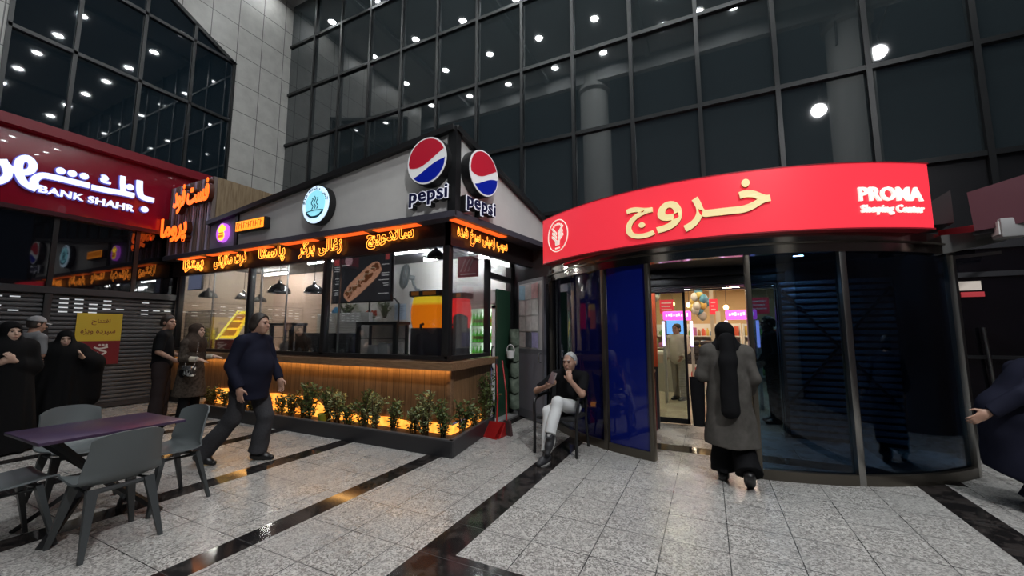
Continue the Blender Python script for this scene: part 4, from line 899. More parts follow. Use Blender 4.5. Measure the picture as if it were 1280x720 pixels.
# ================================================================ ENTRANCE BAY (curved glass front)
BC = (.15, 7.97); BR = 3.0
def pol(c, R, deg, z): a = math.radians(deg); return Vector((c[0] + R * math.sin(a), c[1] - R * math.cos(a), z))
def arc_wall(mb, c, R0, R1, d0, d1, z0, z1, n=None):
    n = n or max(2, int(abs(d1 - d0) / 1.5)); vs = []; fs = []
    for i in range(n + 1):
        d = d0 + (d1 - d0) * i / n; vs += [pol(c, R0, d, z0), pol(c, R1, d, z0), pol(c, R1, d, z1), pol(c, R0, d, z1)]
    for i in range(n):
        a, b = i * 4, i * 4 + 4; fs += [(a + k, a + (k + 1) % 4, b + (k + 1) % 4, b + k) for k in range(4)]
    fs += [(3, 2, 1, 0), (n * 4, n * 4 + 1, n * 4 + 2, n * 4 + 3)]
    mb.add(vs, fs, True); return mb
bay = thing('curved_entrance', 'curved glass entrance front with steel band, open doorway and dark blue panes', 'entrance', (BC[0], BC[1] - 2.5, 0))
M_rail = mat('bronze_rail', (.13, .115, .095), .3, .85)
arc_wall(MB(), BC, BR - .06, BR + .05, -57, 50, 2.33, 2.54).build('steel_band', mat('steel_band', (.36, .33, .29), .14, 1.), bay)
arc_wall(MB(), BC, BR - .0, BR + .07, -57, 50, 2.425, 2.445).build('band_groove', M_rail, bay)
for d in (-57, -27.2, -15.2, 5.0, 22.0, 49.5):
    p = pol(BC, BR, d, 0); w = .05 if d in (-15.2, 5.0) else .065
    MB().box((-w / 2, -.045, 0), (w / 2, .045, 2.34), .008).xf(Matrix.Translation(p) @ Matrix.Rotation(math.radians(d), 4, 'Z')).build('post', M_steel if d > 10 else M_rail, bay)
for a, b in ((-56, -27.5), (-26.5, -15.5), (5.5, 21.6), (22.4, 49.2)):
    arc_wall(MB(), BC, BR - .035, BR + .04, a, b, 0, .10).build('bottom_rail', M_rail, bay)
M_blue = mat('blue_film_glass', (.004, .010, .135), .06, ior=1.6)
M_blue2 = mat('dark_blue_glass', (.003, .005, .05), .05, ior=1.6)
arc_wall(MB(), BC, BR - .012, BR - .004, -56, -41, .10, 2.33).build('glass_pane', thin_glass('night_glass', (.30, .36, .50), .06), bay)
arc_wall(MB(), BC, BR - .012, BR - .004, -41, -27.5, .10, 2.33).build('glass_pane', M_blue2, bay, 'dark blue opaque pane')
arc_wall(MB(), BC, BR - .005, BR + .012, -26.3, -15.6, .10, 2.33).build('sliding_door', M_blue, bay, 'bright blue opaque sliding door')
M_tint = thin_glass('tinted_glass', (.22, .34, .47), .030)
arc_wall(MB(), BC, BR - .012, BR - .004, 5.4, 21.7, .10, 2.33).build('glass_pane', M_tint, bay, 'tinted see-through pane')
arc_wall(MB(), BC, BR - .012, BR - .004, 22.3, 49.3, .10, 2.33).build('glass_pane', M_tint, bay, 'tinted see-through pane')
mb = MB(); N = 40; vs = [pol(BC, BR - .06, -50 + 100 * i / N, 2.50) for i in range(N + 1)]
vs2 = [(2.4, 6.95, 2.5), (-2.15, 6.95, 2.5)]; mb.prism([tuple(v) for v in vs] + vs2, (0, 0, .04)); mb.build('canopy', M_dark, bay)
for x in (-.9, 1.1):  # added fill lamps that brighten the bay behind the tinted panes
    t = thing('downlight', 'small round added fill light in the dark canopy behind the curved entrance', 'ceiling light', (x, 6.2, 2.49), group='added fill lights in the entrance canopy')
    MB().lathe((x, 6.2, 2.49), [(.09, .01), (.09, -.015), (.065, -.015), (.06, .01)], 18, cap=False).build('collar', M_sil, t); MB().lathe((x, 6.2, 2.49), [(0, -.006), (.062, -.006), (.062, .0), (0, .0)], 18).build('lens', em('bay_fill_light', (.9, .95, 1.0), 260.0), t)
# lit banner over the entrance
NC = (.1, 8.4); NR = 3.6
ban = thing('entrance_banner', 'curved glowing red banner with cream lettering over the shop entrance', 'sign', (.1, 4.85, 2.52))
arc_wall(MB(), NC, NR - .16, NR, -40.6, 33.9, 2.545, 3.22, 60).build('lightbox', em('banner_red', (.84, .034, .056), .62), ban)
mb = arc_wall(MB(), NC, NR - .16, NR + .006, -40.8, 34.1, 2.53, 2.545, 60); arc_wall(mb, NC, NR - .16, NR + .006, -40.8, 34.1, 3.22, 3.23, 60); mb.build('edge_strips', mat('banner_edge', (.30, .01, .02), .4), ban)
def on_ban(d0, z0): return lambda a, b, d: pol(NC, NR + d, d0 + math.degrees(a / NR), z0 + b)
M_cream = mat('cream_letter', (.80, .68, .36), .5, emit=(.85, .70, .33), es=.55)
M_shade = mat('letter_shadow', (.22, .015, .02), .5)  # drop shadow of the letters, painted as a lowered dark copy
for m_, o_, d_, dz, nm in ((M_shade, .0, .012, -.008, 'letter_return'), (M_cream, .0, .03, 0, 'lettering')):
    mb = MB()
    # the long word, drawn letter by letter to the sign's proportions
    for ch, d0, z0, W_, H_ in (('ج', -15.1, 2.61, .345, .395), ('و', -9.3, 2.645, .285, .355)):
        letters(mb, shape_rtl(ch), (0, 0, 0), (1, 0, 0), (0, 0, 1), W=W_, H=H_, depth=d_, offset=.018, bend=on_ban(d0, z0 + dz)); mb.build(nm, m_, ban); mb = MB()
    letters(mb, chr(0xFEAE) + chr(0x640) * 2 + chr(0xFEA7), (0, 0, 0), (1, 0, 0), (0, 0, 1), W=.845, H=.51, depth=d_, offset=.02, bend=on_ban(-4.6, 2.62 + dz))
    mb.build(nm, m_, ban)
mb = MB(); letters(mb, 'PROMA', (0, 0, 0), (1, 0, 0), (0, 0, 1), W=.655, H=.145, depth=.02, offset=.035, spacing=1.04, bend=on_ban(21.75, 2.815)); mb.build('lettering', mat('white_letter', (.8, .78, .72), .5, emit=(.9, .86, .76), es=.75), ban); mb = MB()
letters(mb, 'Shoping Center', (0, 0, 0), (1, 0, 0), (0, 0, 1), W=.645, H=.105, depth=.02, offset=.022, bend=on_ban(21.9, 2.67)); mb.build('lettering', mat('white_letter', (.8, .78, .72), .5, emit=(.9, .86, .76), es=.75), ban)
M_emb = mat('emblem_white', (.8, .74, .66), .5, emit=(.9, .8, .7), es=.6)
mb = MB(); f_ = on_ban(-34.0, 2.90); q = [f_(.235 * math.cos(2 * PI * i / 48), .235 * math.sin(2 * PI * i / 48), .006) for i in range(48)]
mb.tube(q, .008, 6, True)
def curved(pts, d=.012):
    n_ = len(pts); V = [f_(x, y, d) for x, y in pts] + [f_(x, y, 0) for x, y in pts]
    mb.add(V, [tuple(range(n_)), tuple(range(n_, 2 * n_))[::-1]] + [(i, (i + 1) % n_, n_ + (i + 1) % n_, n_ + i) for i in range(n_)])
for s_ in (-1, 1):
    for k in range(3):
        curved([(s_ * (.02 + .0 * k), -.10 + .055 * k), (s_ * (.02), -.06 + .055 * k), (s_ * (.12 + .01 * (1 - k)), .02 + .055 * k), (s_ * (.125 + .01 * (1 - k)), -.015 + .055 * k)])
curved([(-.05, -.07), (.05, -.07), (.045, -.14), (-.045, -.14)])
mb.v += []; 
for i in range(7):
    a = PI * (.25 + .5 * i / 6); curved([(.17 * math.cos(a) - .012, .17 * math.sin(a) - .012), (.17 * math.cos(a) + .012, .17 * math.sin(a) - .012), (.17 * math.cos(a) + .012, .17 * math.sin(a) + .015), (.17 * math.cos(a) - .012, .17 * math.sin(a) + .015)])
for i in range(4): curved([(-.05 + .027 * i, -.195), (-.03 + .027 * i, -.195), (-.03 + .027 * i, -.175), (-.05 + .027 * i, -.175)])
mb.build('emblem', M_emb, ban, 'white hand shaped emblem in a ring')
# ---- rear facade behind the bay
M_fac = mat('facade_panel', (.014, .014, .016), .3)
mb = MB(); mb.box((-10.7, FY, 0), (-1.0, FY + .12, 3.74)); mb.box((-1.0, FY, 2.22), (.92, FY + .12, 3.74)); mb.box((.92, FY, 0), (10, FY + .12, 3.74)); struct('wall_back', mb, M_fac)
t = thing('shutter_housing', 'black roller shutter housing over the inner doorway', 'shutter box', (0, 6.9, 2.14))
mb = MB(); mb.box((-1.1, 6.82, 2.36), (1.05, 6.99, 2.49), .02); mb.box((-1.1, 6.9, 2.24), (1.05, 6.99, 2.36), .015); mb.build('housing', M_black, t)
mb = MB(); [mb.box((-1.05, 6.91, 2.15 + .03 * k), (.92, 6.96, 2.172 + .03 * k)) for k in range(3)]; mb.build('slats', M_dark, t)
t = thing('roller_shutter', 'closed dark slatted shutter behind the tinted curved pane', 'shutter', (1.6, 6.93, 0))
mb = MB()
for k in range(25): mb.box((.96, 6.93, .06 + .088 * k), (2.25, 6.985, .06 + .088 * k + .055), .012)
mb.build('slats', mat('shutter_blue', (.20, .25, .30), .4, .3), t)
mb = MB(); mb.bar((1.0, 6.90, .5), (2.2, 6.90, 2.1), .03); mb.bar((2.2, 6.90, .5), (1.0, 6.90, 2.1), .03); mb.box((.93, 6.88, .03), (.98, 6.99, 2.2)); mb.box((2.23, 6.88, .03), (2.28, 6.99, 2.2)); mb.build('brace_frame', M_dark, t)
door = thing('sliding_glass_door', 'clear black framed inner sliding door leaf, left of the doorway', 'door', (-.6, 7.2, 0), group='inner sliding doors')
mb = MB(); mb.box((-.96, 7.16, .02), (-.92, 7.2, 2.2)); mb.box((-.36, 7.16, .02), (-.32, 7.2, 2.2)); mb.box((-.96, 7.16, .02), (-.32, 7.2, .10)); mb.box((-.96, 7.16, 2.15), (-.32, 7.2, 2.2)); mb.build('frame', M_black, door)
MB().box((-.92, 7.176, .1), (-.36, 7.184, 2.15)).build('glass', thin_glass('door_clear', (.80, .88, .86), .06), door)
t = thing('orange_column', 'plain orange red panel just inside the doorway, beside the blue door', 'panel', (-.92, 6.7, 0)); MB().box((-.93, 6.72, .95), (-.74, 6.8, 2.12)).build('panel', mat('orange_red', (.72, .10, .025), .5), t); MB().box((-.93, 6.73, 0), (-.74, 6.79, .95)).build('lower_panel', M_dark, t)
t = thing('console_table', 'dark red framed console table against the orange panel', 'table', (-.85, 6.45, 0))
mb = MB(); M_dr = mat('dark_red_metal', (.14, .012, .012), .4)
MB().box((-1.02, 6.2, .88), (-.76, 6.62, .92), .006).build('tabletop', M_dr, t)
for x in (-1.0, -.78):
    for y in (6.22, 6.6): MB().box((x - .015, y - .015, 0), (x + .015, y + .015, .88)).build('leg', M_dr, t)
MB().box((-1.0, 6.24, .2), (-.78, 6.58, .22)).build('shelf', M_dr, t)
# ================================================================ THE SHOP INSIDE
struct('floor_shop', MB().quad((-6, FY + .3, 0), (7, FY + .3, 0), (7, 20, 0), (-6, 20, 0)), mat('shop_floor', (.52, .46, .36), .12, fn=noisy((.44, .38, .30), 3)))
struct('ceiling_shop', MB().box((-6, FY + .13, 3.3), (7, 20, 3.36)), mat('shop_ceiling', (.62, .52, .40), .6))
struct('wall_shop', MB().box((-6, 19.9, 0), (7, 20, 3.3)).box((-6.1, FY + .13, 0), (-6, 20, 3.3)).box((7, FY + .13, 0), (7.1, 20, 3.3)), mat('shop_wall', (.60, .42, .24), .6))
E_sh = em('shop_panel_light', (1.0, .82, .58), 60.0)
for i, (x, y) in enumerate([(x, y) for y in (8.4, 10.6, 13, 15.5, 18) for x in (-2.6, -.9, .9, 2.6)]):
    t = thing('panel_light', 'rectangular warm white light set in the shop ceiling', 'ceiling light', (x, y, 3.29), group='panel lights in the shop ceiling')
    MB().box((x - .33, y - .13, 3.27), (x + .33, y + .13, 3.30)).build('frame', M_white, t); MB().box((x - .3, y - .1, 3.262), (x + .3, y + .1, 3.27)).build('diffuser', E_sh, t)
E_pk = em('neon_pink', (1.0, .10, .62), 2.0); E_vw = em('violet_white', (.75, .55, 1.0), 2.6)
def gate(x0, x1, y, label):
    t = thing('security_gate', label, 'security gate', ((x0 + x1) / 2, y, 0), group='lit arch gates inside the shop door')
    MB().box((x0, y, 1.74), (x1, y + .08, 1.93), .03).build('sign_box', E_pk, t, 'glowing pink sign box')
    mb = MB()
    for k in range(9): 
        a = x0 + .06 + (x1 - x0 - .12) * k / 8.6; mb.box((a, y - .008, 1.815 + .01 * (k % 2)), (a + .03, y, 1.86 + .012 * (k % 3)))
    mb.build('sign_marks', em('sign_pale', (1, .85, .95), 1.6), t)
    for x in (x0 - .02, x1 - .03): MB().box((x, y + .02, .02), (x + .05, y + .3, 1.72), .015).build('side_panel', mat('gate_grey', (.45, .44, .43), .35), t)
    mb = MB(); mb.box((x0 - .022, y + .01, 1.2), (x0 + .03, y + .02, 1.72)); mb.box((x1 - .03, y + .01, 1.2), (x1 + .022, y + .02, 1.72)); mb.build('light_strip', E_vw, t)
gate(-.85, -.30, 9.0, 'arch gate with pink sign on the left of the shop entrance'); gate(.33, .87, 9.0, 'arch gate with pink sign on the right, beyond the scarfed woman')
t = thing('monitor', 'blue lit screen on the checkout behind the left gate', 'screen', (-.72, 11, 1.35)); MB().box((-.97, 11, 1.42), (-.47, 11.04, 1.82), .01).build('bezel', M_black, t); MB().box((-.95, 10.992, 1.44), (-.49, 11, 1.80)).build('screen', em('screen_sky', (.16, .38, .95), 1.3), t); MB().box((-.76, 11.04, 1.0), (-.68, 11.1, 1.5)).build('stand', M_black, t)
t = thing('checkout_counter', 'grey checkout counter below the blue screen', 'counter', (-.95, 11.2, 0)); MB().box((-1.7, 10.9, 0), (-.62, 11.5, .92), .01).build('body', mat('checkout_grey', (.34, .33, .30), .5), t); MB().box((-1.74, 10.86, .92), (-.6, 11.54, 1.0), .01).build('top', M_white, t)
E_rd = mat('sign_red_hang', (.62, .03, .05), .5, emit=(.8, .03, .06), es=.5)
for x0, x1, z0, z1, y, lb in ((-1.12, -.78, 1.98, 2.34, 11.2, 'red hanging sign above the left gate'), (.06, .25, 1.93, 2.32, 11.2, 'narrow red hanging sign in the middle of the shop'), (.92, 1.34, 1.93, 2.32, 11.2, 'red hanging sign above the right gate')):
    t = thing('hanging_sign', lb, 'sign', ((x0 + x1) / 2, y, z0), group='red hanging signs in the shop')
    MB().box((x0, y, z0), (x1, y + .02, z1)).build('board', E_rd, t); mb = MB(); [mb.box((x0 + .04, y - .004, z1 - .1 - .09 * k), (x1 - .05 - .03 * (k % 2), y, z1 - .07 - .09 * k)) for k in range(3)]; mb.build('print_lines', mat('sign_print', (.8, .62, .6), .5), t)
    mb = MB(); mb.cyl((x0 + .03, y + .01, z1), (x0 + .03, y + .01, 3.3), .004, None, 5); mb.cyl((x1 - .03, y + .01, z1), (x1 - .03, y + .01, 3.3), .004, None, 5); mb.build('wires', M_sil, t)
bal = [mat('balloon_blue', (.12, .36, .52), .25), mat('balloon_yellow', (.75, .58, .16), .25), mat('balloon_white', (.65, .66, .62), .25)]
rn = random.Random(11)
for k in range(16):
    j = k % 3; x, y, z = -.16 + rn.uniform(-.17, .17), 11.5 + rn.uniform(-.15, .15), 2.52 - .055 * k + rn.uniform(-.02, .02) + (.4 if k > 11 else 0)
    t = thing('balloon', ('pale blue', 'yellow', 'white')[j] + ' balloon in the hanging bunch inside the shop', 'balloon', (x, y, z - .1), group=('pale blue', 'yellow', 'white')[j] + ' balloons in the hanging bunch'); MB().ball((x, y, z), (.10, .10, .12), 12, 8).build('skin', bal[j], t); MB().lathe((x, y, z - .14), [(.016, 0), (.004, .02)], 8).build('knot', bal[j], t)
for k in range(4):
    x, y, z = -1.22 + rn.uniform(-.08, .08), 10.8, 2.5 - .1 * k
    t = thing('balloon', 'pale balloon hanging beside the left red sign', 'balloon', (x, y, z - .1), group='balloons beside the left red sign'); MB().ball((x, y, z), (.09, .09, .11), 12, 8).build('skin', bal[k % 2 * 2], t); MB().lathe((x, y, z - .13), [(.016, 0), (.004, .02)], 8).build('knot', bal[0], t)
# stack of dark sacks on a white promo stand
t = thing('promo_stand', 'white promotion stand with a round red badge facing the doorway', 'stand', (-.2, 10.9, 0)); MB().box((-.58, 10.8, .0), (.14, 11.4, .70), .01).build('body', M_white, t); mb = MB().cyl((-.22, 10.8, .46), (-.22, 10.788, .46), .20, None, 28); mb.build('badge', mat('badge_red', (.52, .02, .02), .5), t)
mb = MB(); [mb.box((-.34 + .065 * k, 10.782, .45 + .02 * (k % 2)), (-.30 + .065 * k, 10.788, .49 + .03 * (k % 2))) for k in range(4)]; mb.build('badge_marks', mat('badge_white', (.75, .7, .68), .5), t)
Lv = ['bottom', 'second', 'third', 'fourth', 'top']
for k in range(5):
    for i, x in enumerate((-.55, -.19)):
        t = MB().box((x, 10.84, .705 + .115 * k), (x + .34, 11.3, .815 + .115 * k), .035).build('sack', mat('sack_black', (.03, .03, .035), .4)); tag(t, 'dark sack in the %s layer of the %s pile on the promotion stand' % (Lv[k], ('left', 'right')[i]), 'sack', 'dark sacks on the promotion stand')
t = thing('barrier_post', 'red and white striped post left of the promotion stand', 'post', (-.64, 10.75, 0)); MB().cyl((-.64, 10.75, 0), (-.64, 10.75, 1.35), .05, None, 14).build('pole', M_white, t)
mb = MB(); [mb.cyl((-.64, 10.75, .1 + .22 * k), (-.64, 10.75, .21 + .22 * k), .053, None, 14) for k in range(6)]; mb.build('red_bands', mat('badge_red', (.5, .02, .02)), t)
for i, (x, lb) in enumerate(((.12, 'pale square shop pillar behind the dark sacks'), (.24, 'thin pale steel pole right of the sack stand'))):
    t = thing('shop_pillar', lb, 'pillar', (x, 12 - i, 0)); MB().box((x - .05, 12 - i, 0), (x + .05, 12.1 - i, 3.3 if i == 0 else 2.0), .008).build('shaft', mat('pillar_cream', (.6, .54, .44), .5), t); MB().box((x - .08, 11.97 - i, 0), (x + .08, 12.13 - i, .08)).build('foot', M_sil, t)
# shelving units with goods
gc = [mat('goods_%d' % i, c, .5) for i, c in enumerate(((.60, .10, .05), (.65, .45, .10), (.12, .25, .45), (.60, .58, .52), (.15, .35, .12), (.40, .12, .30), (.35, .18, .07)))]
rn = random.Random(2); gi = 0
for u, (x0, y0, lb) in enumerate(((-2.6, 14.2, 'stocked shop shelving on the left, far behind the gate'), (-.75, 13.6, 'stocked shop shelving in the middle, behind the dark sacks'), (1.0, 14.2, 'stocked shop shelving on the right, far behind the gate'))):
    t = thing('shelving_unit', lb, 'shelving', (x0 + .8, y0 + .2, 0), group='stocked shelving in the shop'); mb = MB()
    for z in (.15, .55, .95, 1.35): mb.box((x0, y0, z), (x0 + 1.6, y0 + .45, z + .03))
    mb.box((x0, y0 + .43, 0), (x0 + 1.6, y0 + .46, 1.75)); mb.box((x0 - .03, y0, 0), (x0, y0 + .46, 1.75)); mb.box((x0 + 1.6, y0, 0), (x0 + 1.63, y0 + .46, 1.75)); mb.build('frame', M_white, t)
    for z, nm in ((.18, 'lowest'), (.58, 'second'), (.98, 'third'), (1.38, 'top')):
        x = x0 + .03
        while x < x0 + 1.5:
            w_ = rn.uniform(.09, .16); h_ = rn.uniform(.16, .3); g_ = MB()
            if rn.random() < .5: g_.box((x, y0 + .03, z + .0), (x + w_ - .01, y0 + .2, z + h_), .008)
            else: g_.lathe((x + w_ / 2, y0 + .12, z), [(w_ * .4, 0), (w_ * .42, .02), (w_ * .42, h_ * .7), (w_ * .2, h_ * .85), (w_ * .2, h_)], 12)
            o = g_.build('packaged_goods', gc[gi % 7]); gi += 1; tag(o, 'packaged goods on the %s shelf of the %s shop shelving' % (nm, ('left', 'middle', 'right')[u]), 'goods', 'goods on the %s shelf of the %s shelving' % (nm, ('left', 'middle', 'right')[u])); x += w_
# hanging warm lamps far inside
for x, y, z in ((-.45, 12.2, 2.25), (-.32, 12.8, 2.1), (.5, 13.0, 2.2), (-.95, 13.2, 2.35)):
    t = thing('pendant_lamp', 'small glowing globe lamp hanging deep inside the shop', 'lamp', (x, y, z), group='globe lamps inside the shop'); MB().ball((x, y, z), .07, 12, 8).build('globe', em('globe_warm', (1.0, .66, .28), 9.0), t); MB().cyl((x, y, z + .06), (x, y, 3.3), .006, None, 5).build('cord', M_black, t)
# ================================================================ RIGHT EDGE
t = thing('steel_canopy', 'dull steel beam running from the curved entrance to the floodlight', 'beam', (2.5, 6.2, 2.4))
MB().bar((2.2, 5.86, 2.42), (2.78, 5.80, 2.49), .06, .22, w2=.06, h2=.12).build('beam', M_steel, t)
MB().bar((2.36, 5.98, 2.56), (2.8, 5.92, 2.60), .03, .12).build('red_strip', mat('strip_red', (.35, .03, .04), .35), t, 'red strip on top of the beam')
MB().bar((2.32, 6.0, 2.3), (3.1, 6.6, 2.42), .035, .035).build('brace', M_steel, t)
t = thing('floodlight', 'grey square floodlight on the steel beam at the right edge', 'floodlight', (2.62, 5.5, 2.4))
MB().box((2.57, 5.40, 2.40), (2.76, 5.56, 2.585), .015).build('housing', mat('flood_grey', (.26, .26, .26), .5), t); MB().box((2.56, 5.42, 2.43), (2.57, 5.54, 2.56)).build('lens', mat('flood_lens', (.6, .6, .58), .2), t); MB().bar((2.66, 5.56, 2.48), (2.68, 5.80, 2.48), .03).build('bracket', M_black, t)
t = thing('side_awning', 'dark maroon awning sign cut by the right edge of the photo', 'awning', (2.7, 5.2, 2.4))
MB().prism([(2.44, 5.52, 2.50), (3.6, 4.9, 2.58), (3.6, 4.9, 3.16), (2.42, 5.52, 2.90)], (.10, .22, 0)).build('front_panel', mat('maroon_panel', (.09, .03, .04), .45), t)
MB().prism([(2.44, 5.55, 2.46), (3.6, 4.93, 2.54), (3.6, 4.93, 2.58), (2.44, 5.55, 2.50)], (.12, .24, 0)).build('lower_edge', M_black, t)
MB().prism([(2.0, 6.1, 2.70), (2.42, 5.8, 2.66), (2.42, 5.8, 3.02), (2.08, 6.1, 2.80)], (.05, .5, 0)).build('return_panel', M_black, t)
t = thing('side_door', 'dark framed glass door with a faint painted reflection, right of the curved entrance', 'door', (3.3, 6.75, 0))
mb = MB(); mb.box((2.62, 6.74, 0), (2.70, 6.82, 2.6)); mb.box((3.6, 6.74, 0), (3.68, 6.82, 2.6)); mb.box((2.62, 6.74, 2.5), (3.68, 6.82, 2.6)); mb.box((2.62, 6.74, 1.18), (3.68, 6.78, 1.22)); mb.box((2.62, 6.74, 2.16), (3.68, 6.78, 2.22)); mb.build('frame', M_dark, t)
MB().box((2.7, 6.77, 0.0), (3.6, 6.776, 2.5)).build('glass', MATS['smoked_glass'], t)
mb = MB(); mb.box((2.73, 6.75, 2.0), (2.98, 6.765, 2.11)); mb.build('notice', em('reflection_pale', (.62, .55, .48), .35), t); MB().box((2.80, 6.75, 1.92), (3.0, 6.765, 1.98)).build('red_reflection', em('reflection_red', (.5, .05, .06), .35), t)  # pale and red reflection in the glass, painted as glowing patches
MB().cyl((2.98, 6.70, .45), (2.93, 6.70, 1.55), .018, None, 10).build('push_bar', M_steel, t)
struct('wall_right', MB().box((4.6, -2, 0), (4.8, FY, 3.7)), mat('right_wall', (.05, .035, .04), .5))
# ================================================================ TABLE AND CHAIRS
M_sh1 = mat('chair_grey', (.095, .107, .109), .42); M_leg = mat('chair_leg', (.045, .05, .052), .4)
PROF = [(.235, .428), (.20, .442), (.10, .436), (-.02, .428), (-.11, .436), (-.175, .475), (-.205, .54), (-.225, .62), (-.245, .71), (-.262, .805)]
def chair_shell():
    P = smooth_path([(0, y, z) for y, z in PROF], 3); k = len(P) - 1
    def fn(u, v):
        s = u * 2 - 1; i = min(int(v * k), k - 1); f = v * k - i; p = P[i].lerp(P[i + 1], f)
        w = .205 + .03 * math.sin(PI * min(1, v * 1.15)); b = max(0, (v - .82) / .18)
        back = max(0, min(1, (v - .45) / .2)); se = abs(s) ** 2.2
        x = s * (w - .035 * b * b * 0); z = p.z + (1 - back) * .035 * se - .05 * b * b * se ** 1.5; y = p.y + back * .075 * se + (1 - back) * .0
        if v < .12: y -= (.12 - v) / .12 * .03 * se
        return (x, y, z)
    return MB().grid(fn, 14, 30, True, .012)
ch0 = thing('dining_chair', 'x', 'chair', (0, 0, 0), 0, 'grey shell chairs round the table', local=True)
chair_shell().build('seat_shell', M_sh1, ch0)
mb = MB(); mb.tube([(-.15, .14, .405), (.15, .14, .405), (.17, -.12, .405), (-.17, -.12, .405)], .018, 6, True); mb.build('under_frame', M_leg, ch0)
for sx, sy, tx, ty in ((1, 1, .23, .225), (-1, 1, -.23, .225), (1, -1, .215, -.235), (-1, -1, -.215, -.235)):
    MB().bar((sx * .155, sy * .13, .425), (tx, ty, 0), .06, .035, up=(0, 1, 0) if abs(ty) < 9 else None, w2=.026, h2=.022).build('leg', M_leg, ch0)
CHAIRS = [((-3.96, 1.44), PI / 2 + .03, 'grey shell chair nearest the camera, seen from behind its rounded back'), ((-4.38, 1.96), PI + .05, 'grey shell chair at the table end nearest the walking man'),
          ((-5.22, 1.62), -PI / 2 + .0, 'grey shell chair on the far side of the table, before the black cloaks'), ((-4.44, 1.02), .06, 'grey shell chair cut by the left edge, its seat catching violet light')]
for i, ((x, y), rz, lb) in enumerate(CHAIRS):
    if i == 0: ch0.location = (x, y, 0); ch0.rotation_euler = (0, 0, rz); ch0['label'] = lb
    else: dup(ch0, (x, y, 0), rz, lb)
tb = thing('dining_table', 'dark violet square topped table with black splayed metal legs', 'table', (-4.5, 1.53, 0), 0, local=True)
MB().box((-.355, -.43, .715), (.355, .43, .738), .006).build('tabletop', mat('table_top', (.055, .03, .055), .28, fn=noisy((.035, .025, .07), 2.2)), tb)
MB().cyl((0, 0, .30), (0, 0, .42), .035, None, 14).build('hub', M_black, tb)
for sx in (-1, 1):
    for sy in (-1, 1):
        MB().bar((0, 0, .36), (sx * .26, sy * .33, .715), .05, .03).build('upper_arm', M_black, tb)
        MB().bar((0, 0, .36), (sx * .28, sy * .34, 0.0), .05, .03).build('leg', M_black, tb)
# ---- white sticker on the chair back
# ================================================================ ARMCHAIR OF THE SEATED MAN
ac = thing('armchair', 'black tubular metal armchair under the seated grey haired man', 'chair', (-1.745, 5.0, 0), PI, local=True)
M_tub = mat('black_tube', (.010, .010, .011), .3)
for sx in (-1, 1):
    MB().tube(smooth_path([(sx * .272, .25, 0), (sx * .272, .24, .35), (sx * .285, .225, .58), (sx * .28, .17, .655), (sx * .28, 0, .67), (sx * .275, -.20, .675), (sx * .255, -.27, .66)], 5), .019, 10).build('front_leg', M_tub, ac)
    MB().tube(smooth_path([(sx * .26, -.31, 0), (sx * .255, -.24, .40), (sx * .25, -.27, .62), (sx * .23, -.33, .90)], 5), .018, 10).build('rear_leg', M_tub, ac)
    MB().box((sx * .28 - .022, -.2, .675), (sx * .28 + .022, .17, .70), .008).build('arm_pad', M_tub, ac)
MB().box((-.255, -.24, .405), (.255, .23, .45), .02).build('seat', mat('black_mesh', (.015, .015, .016), .7), ac)
MB().grid(lambda u, v: ((u - .5) * .46, -.255 - .075 * v - .03 * (1 - (u * 2 - 1) ** 2), .50 + .40 * v), 10, 6, True, .02).build('backrest', MATS['black_mesh'], ac)
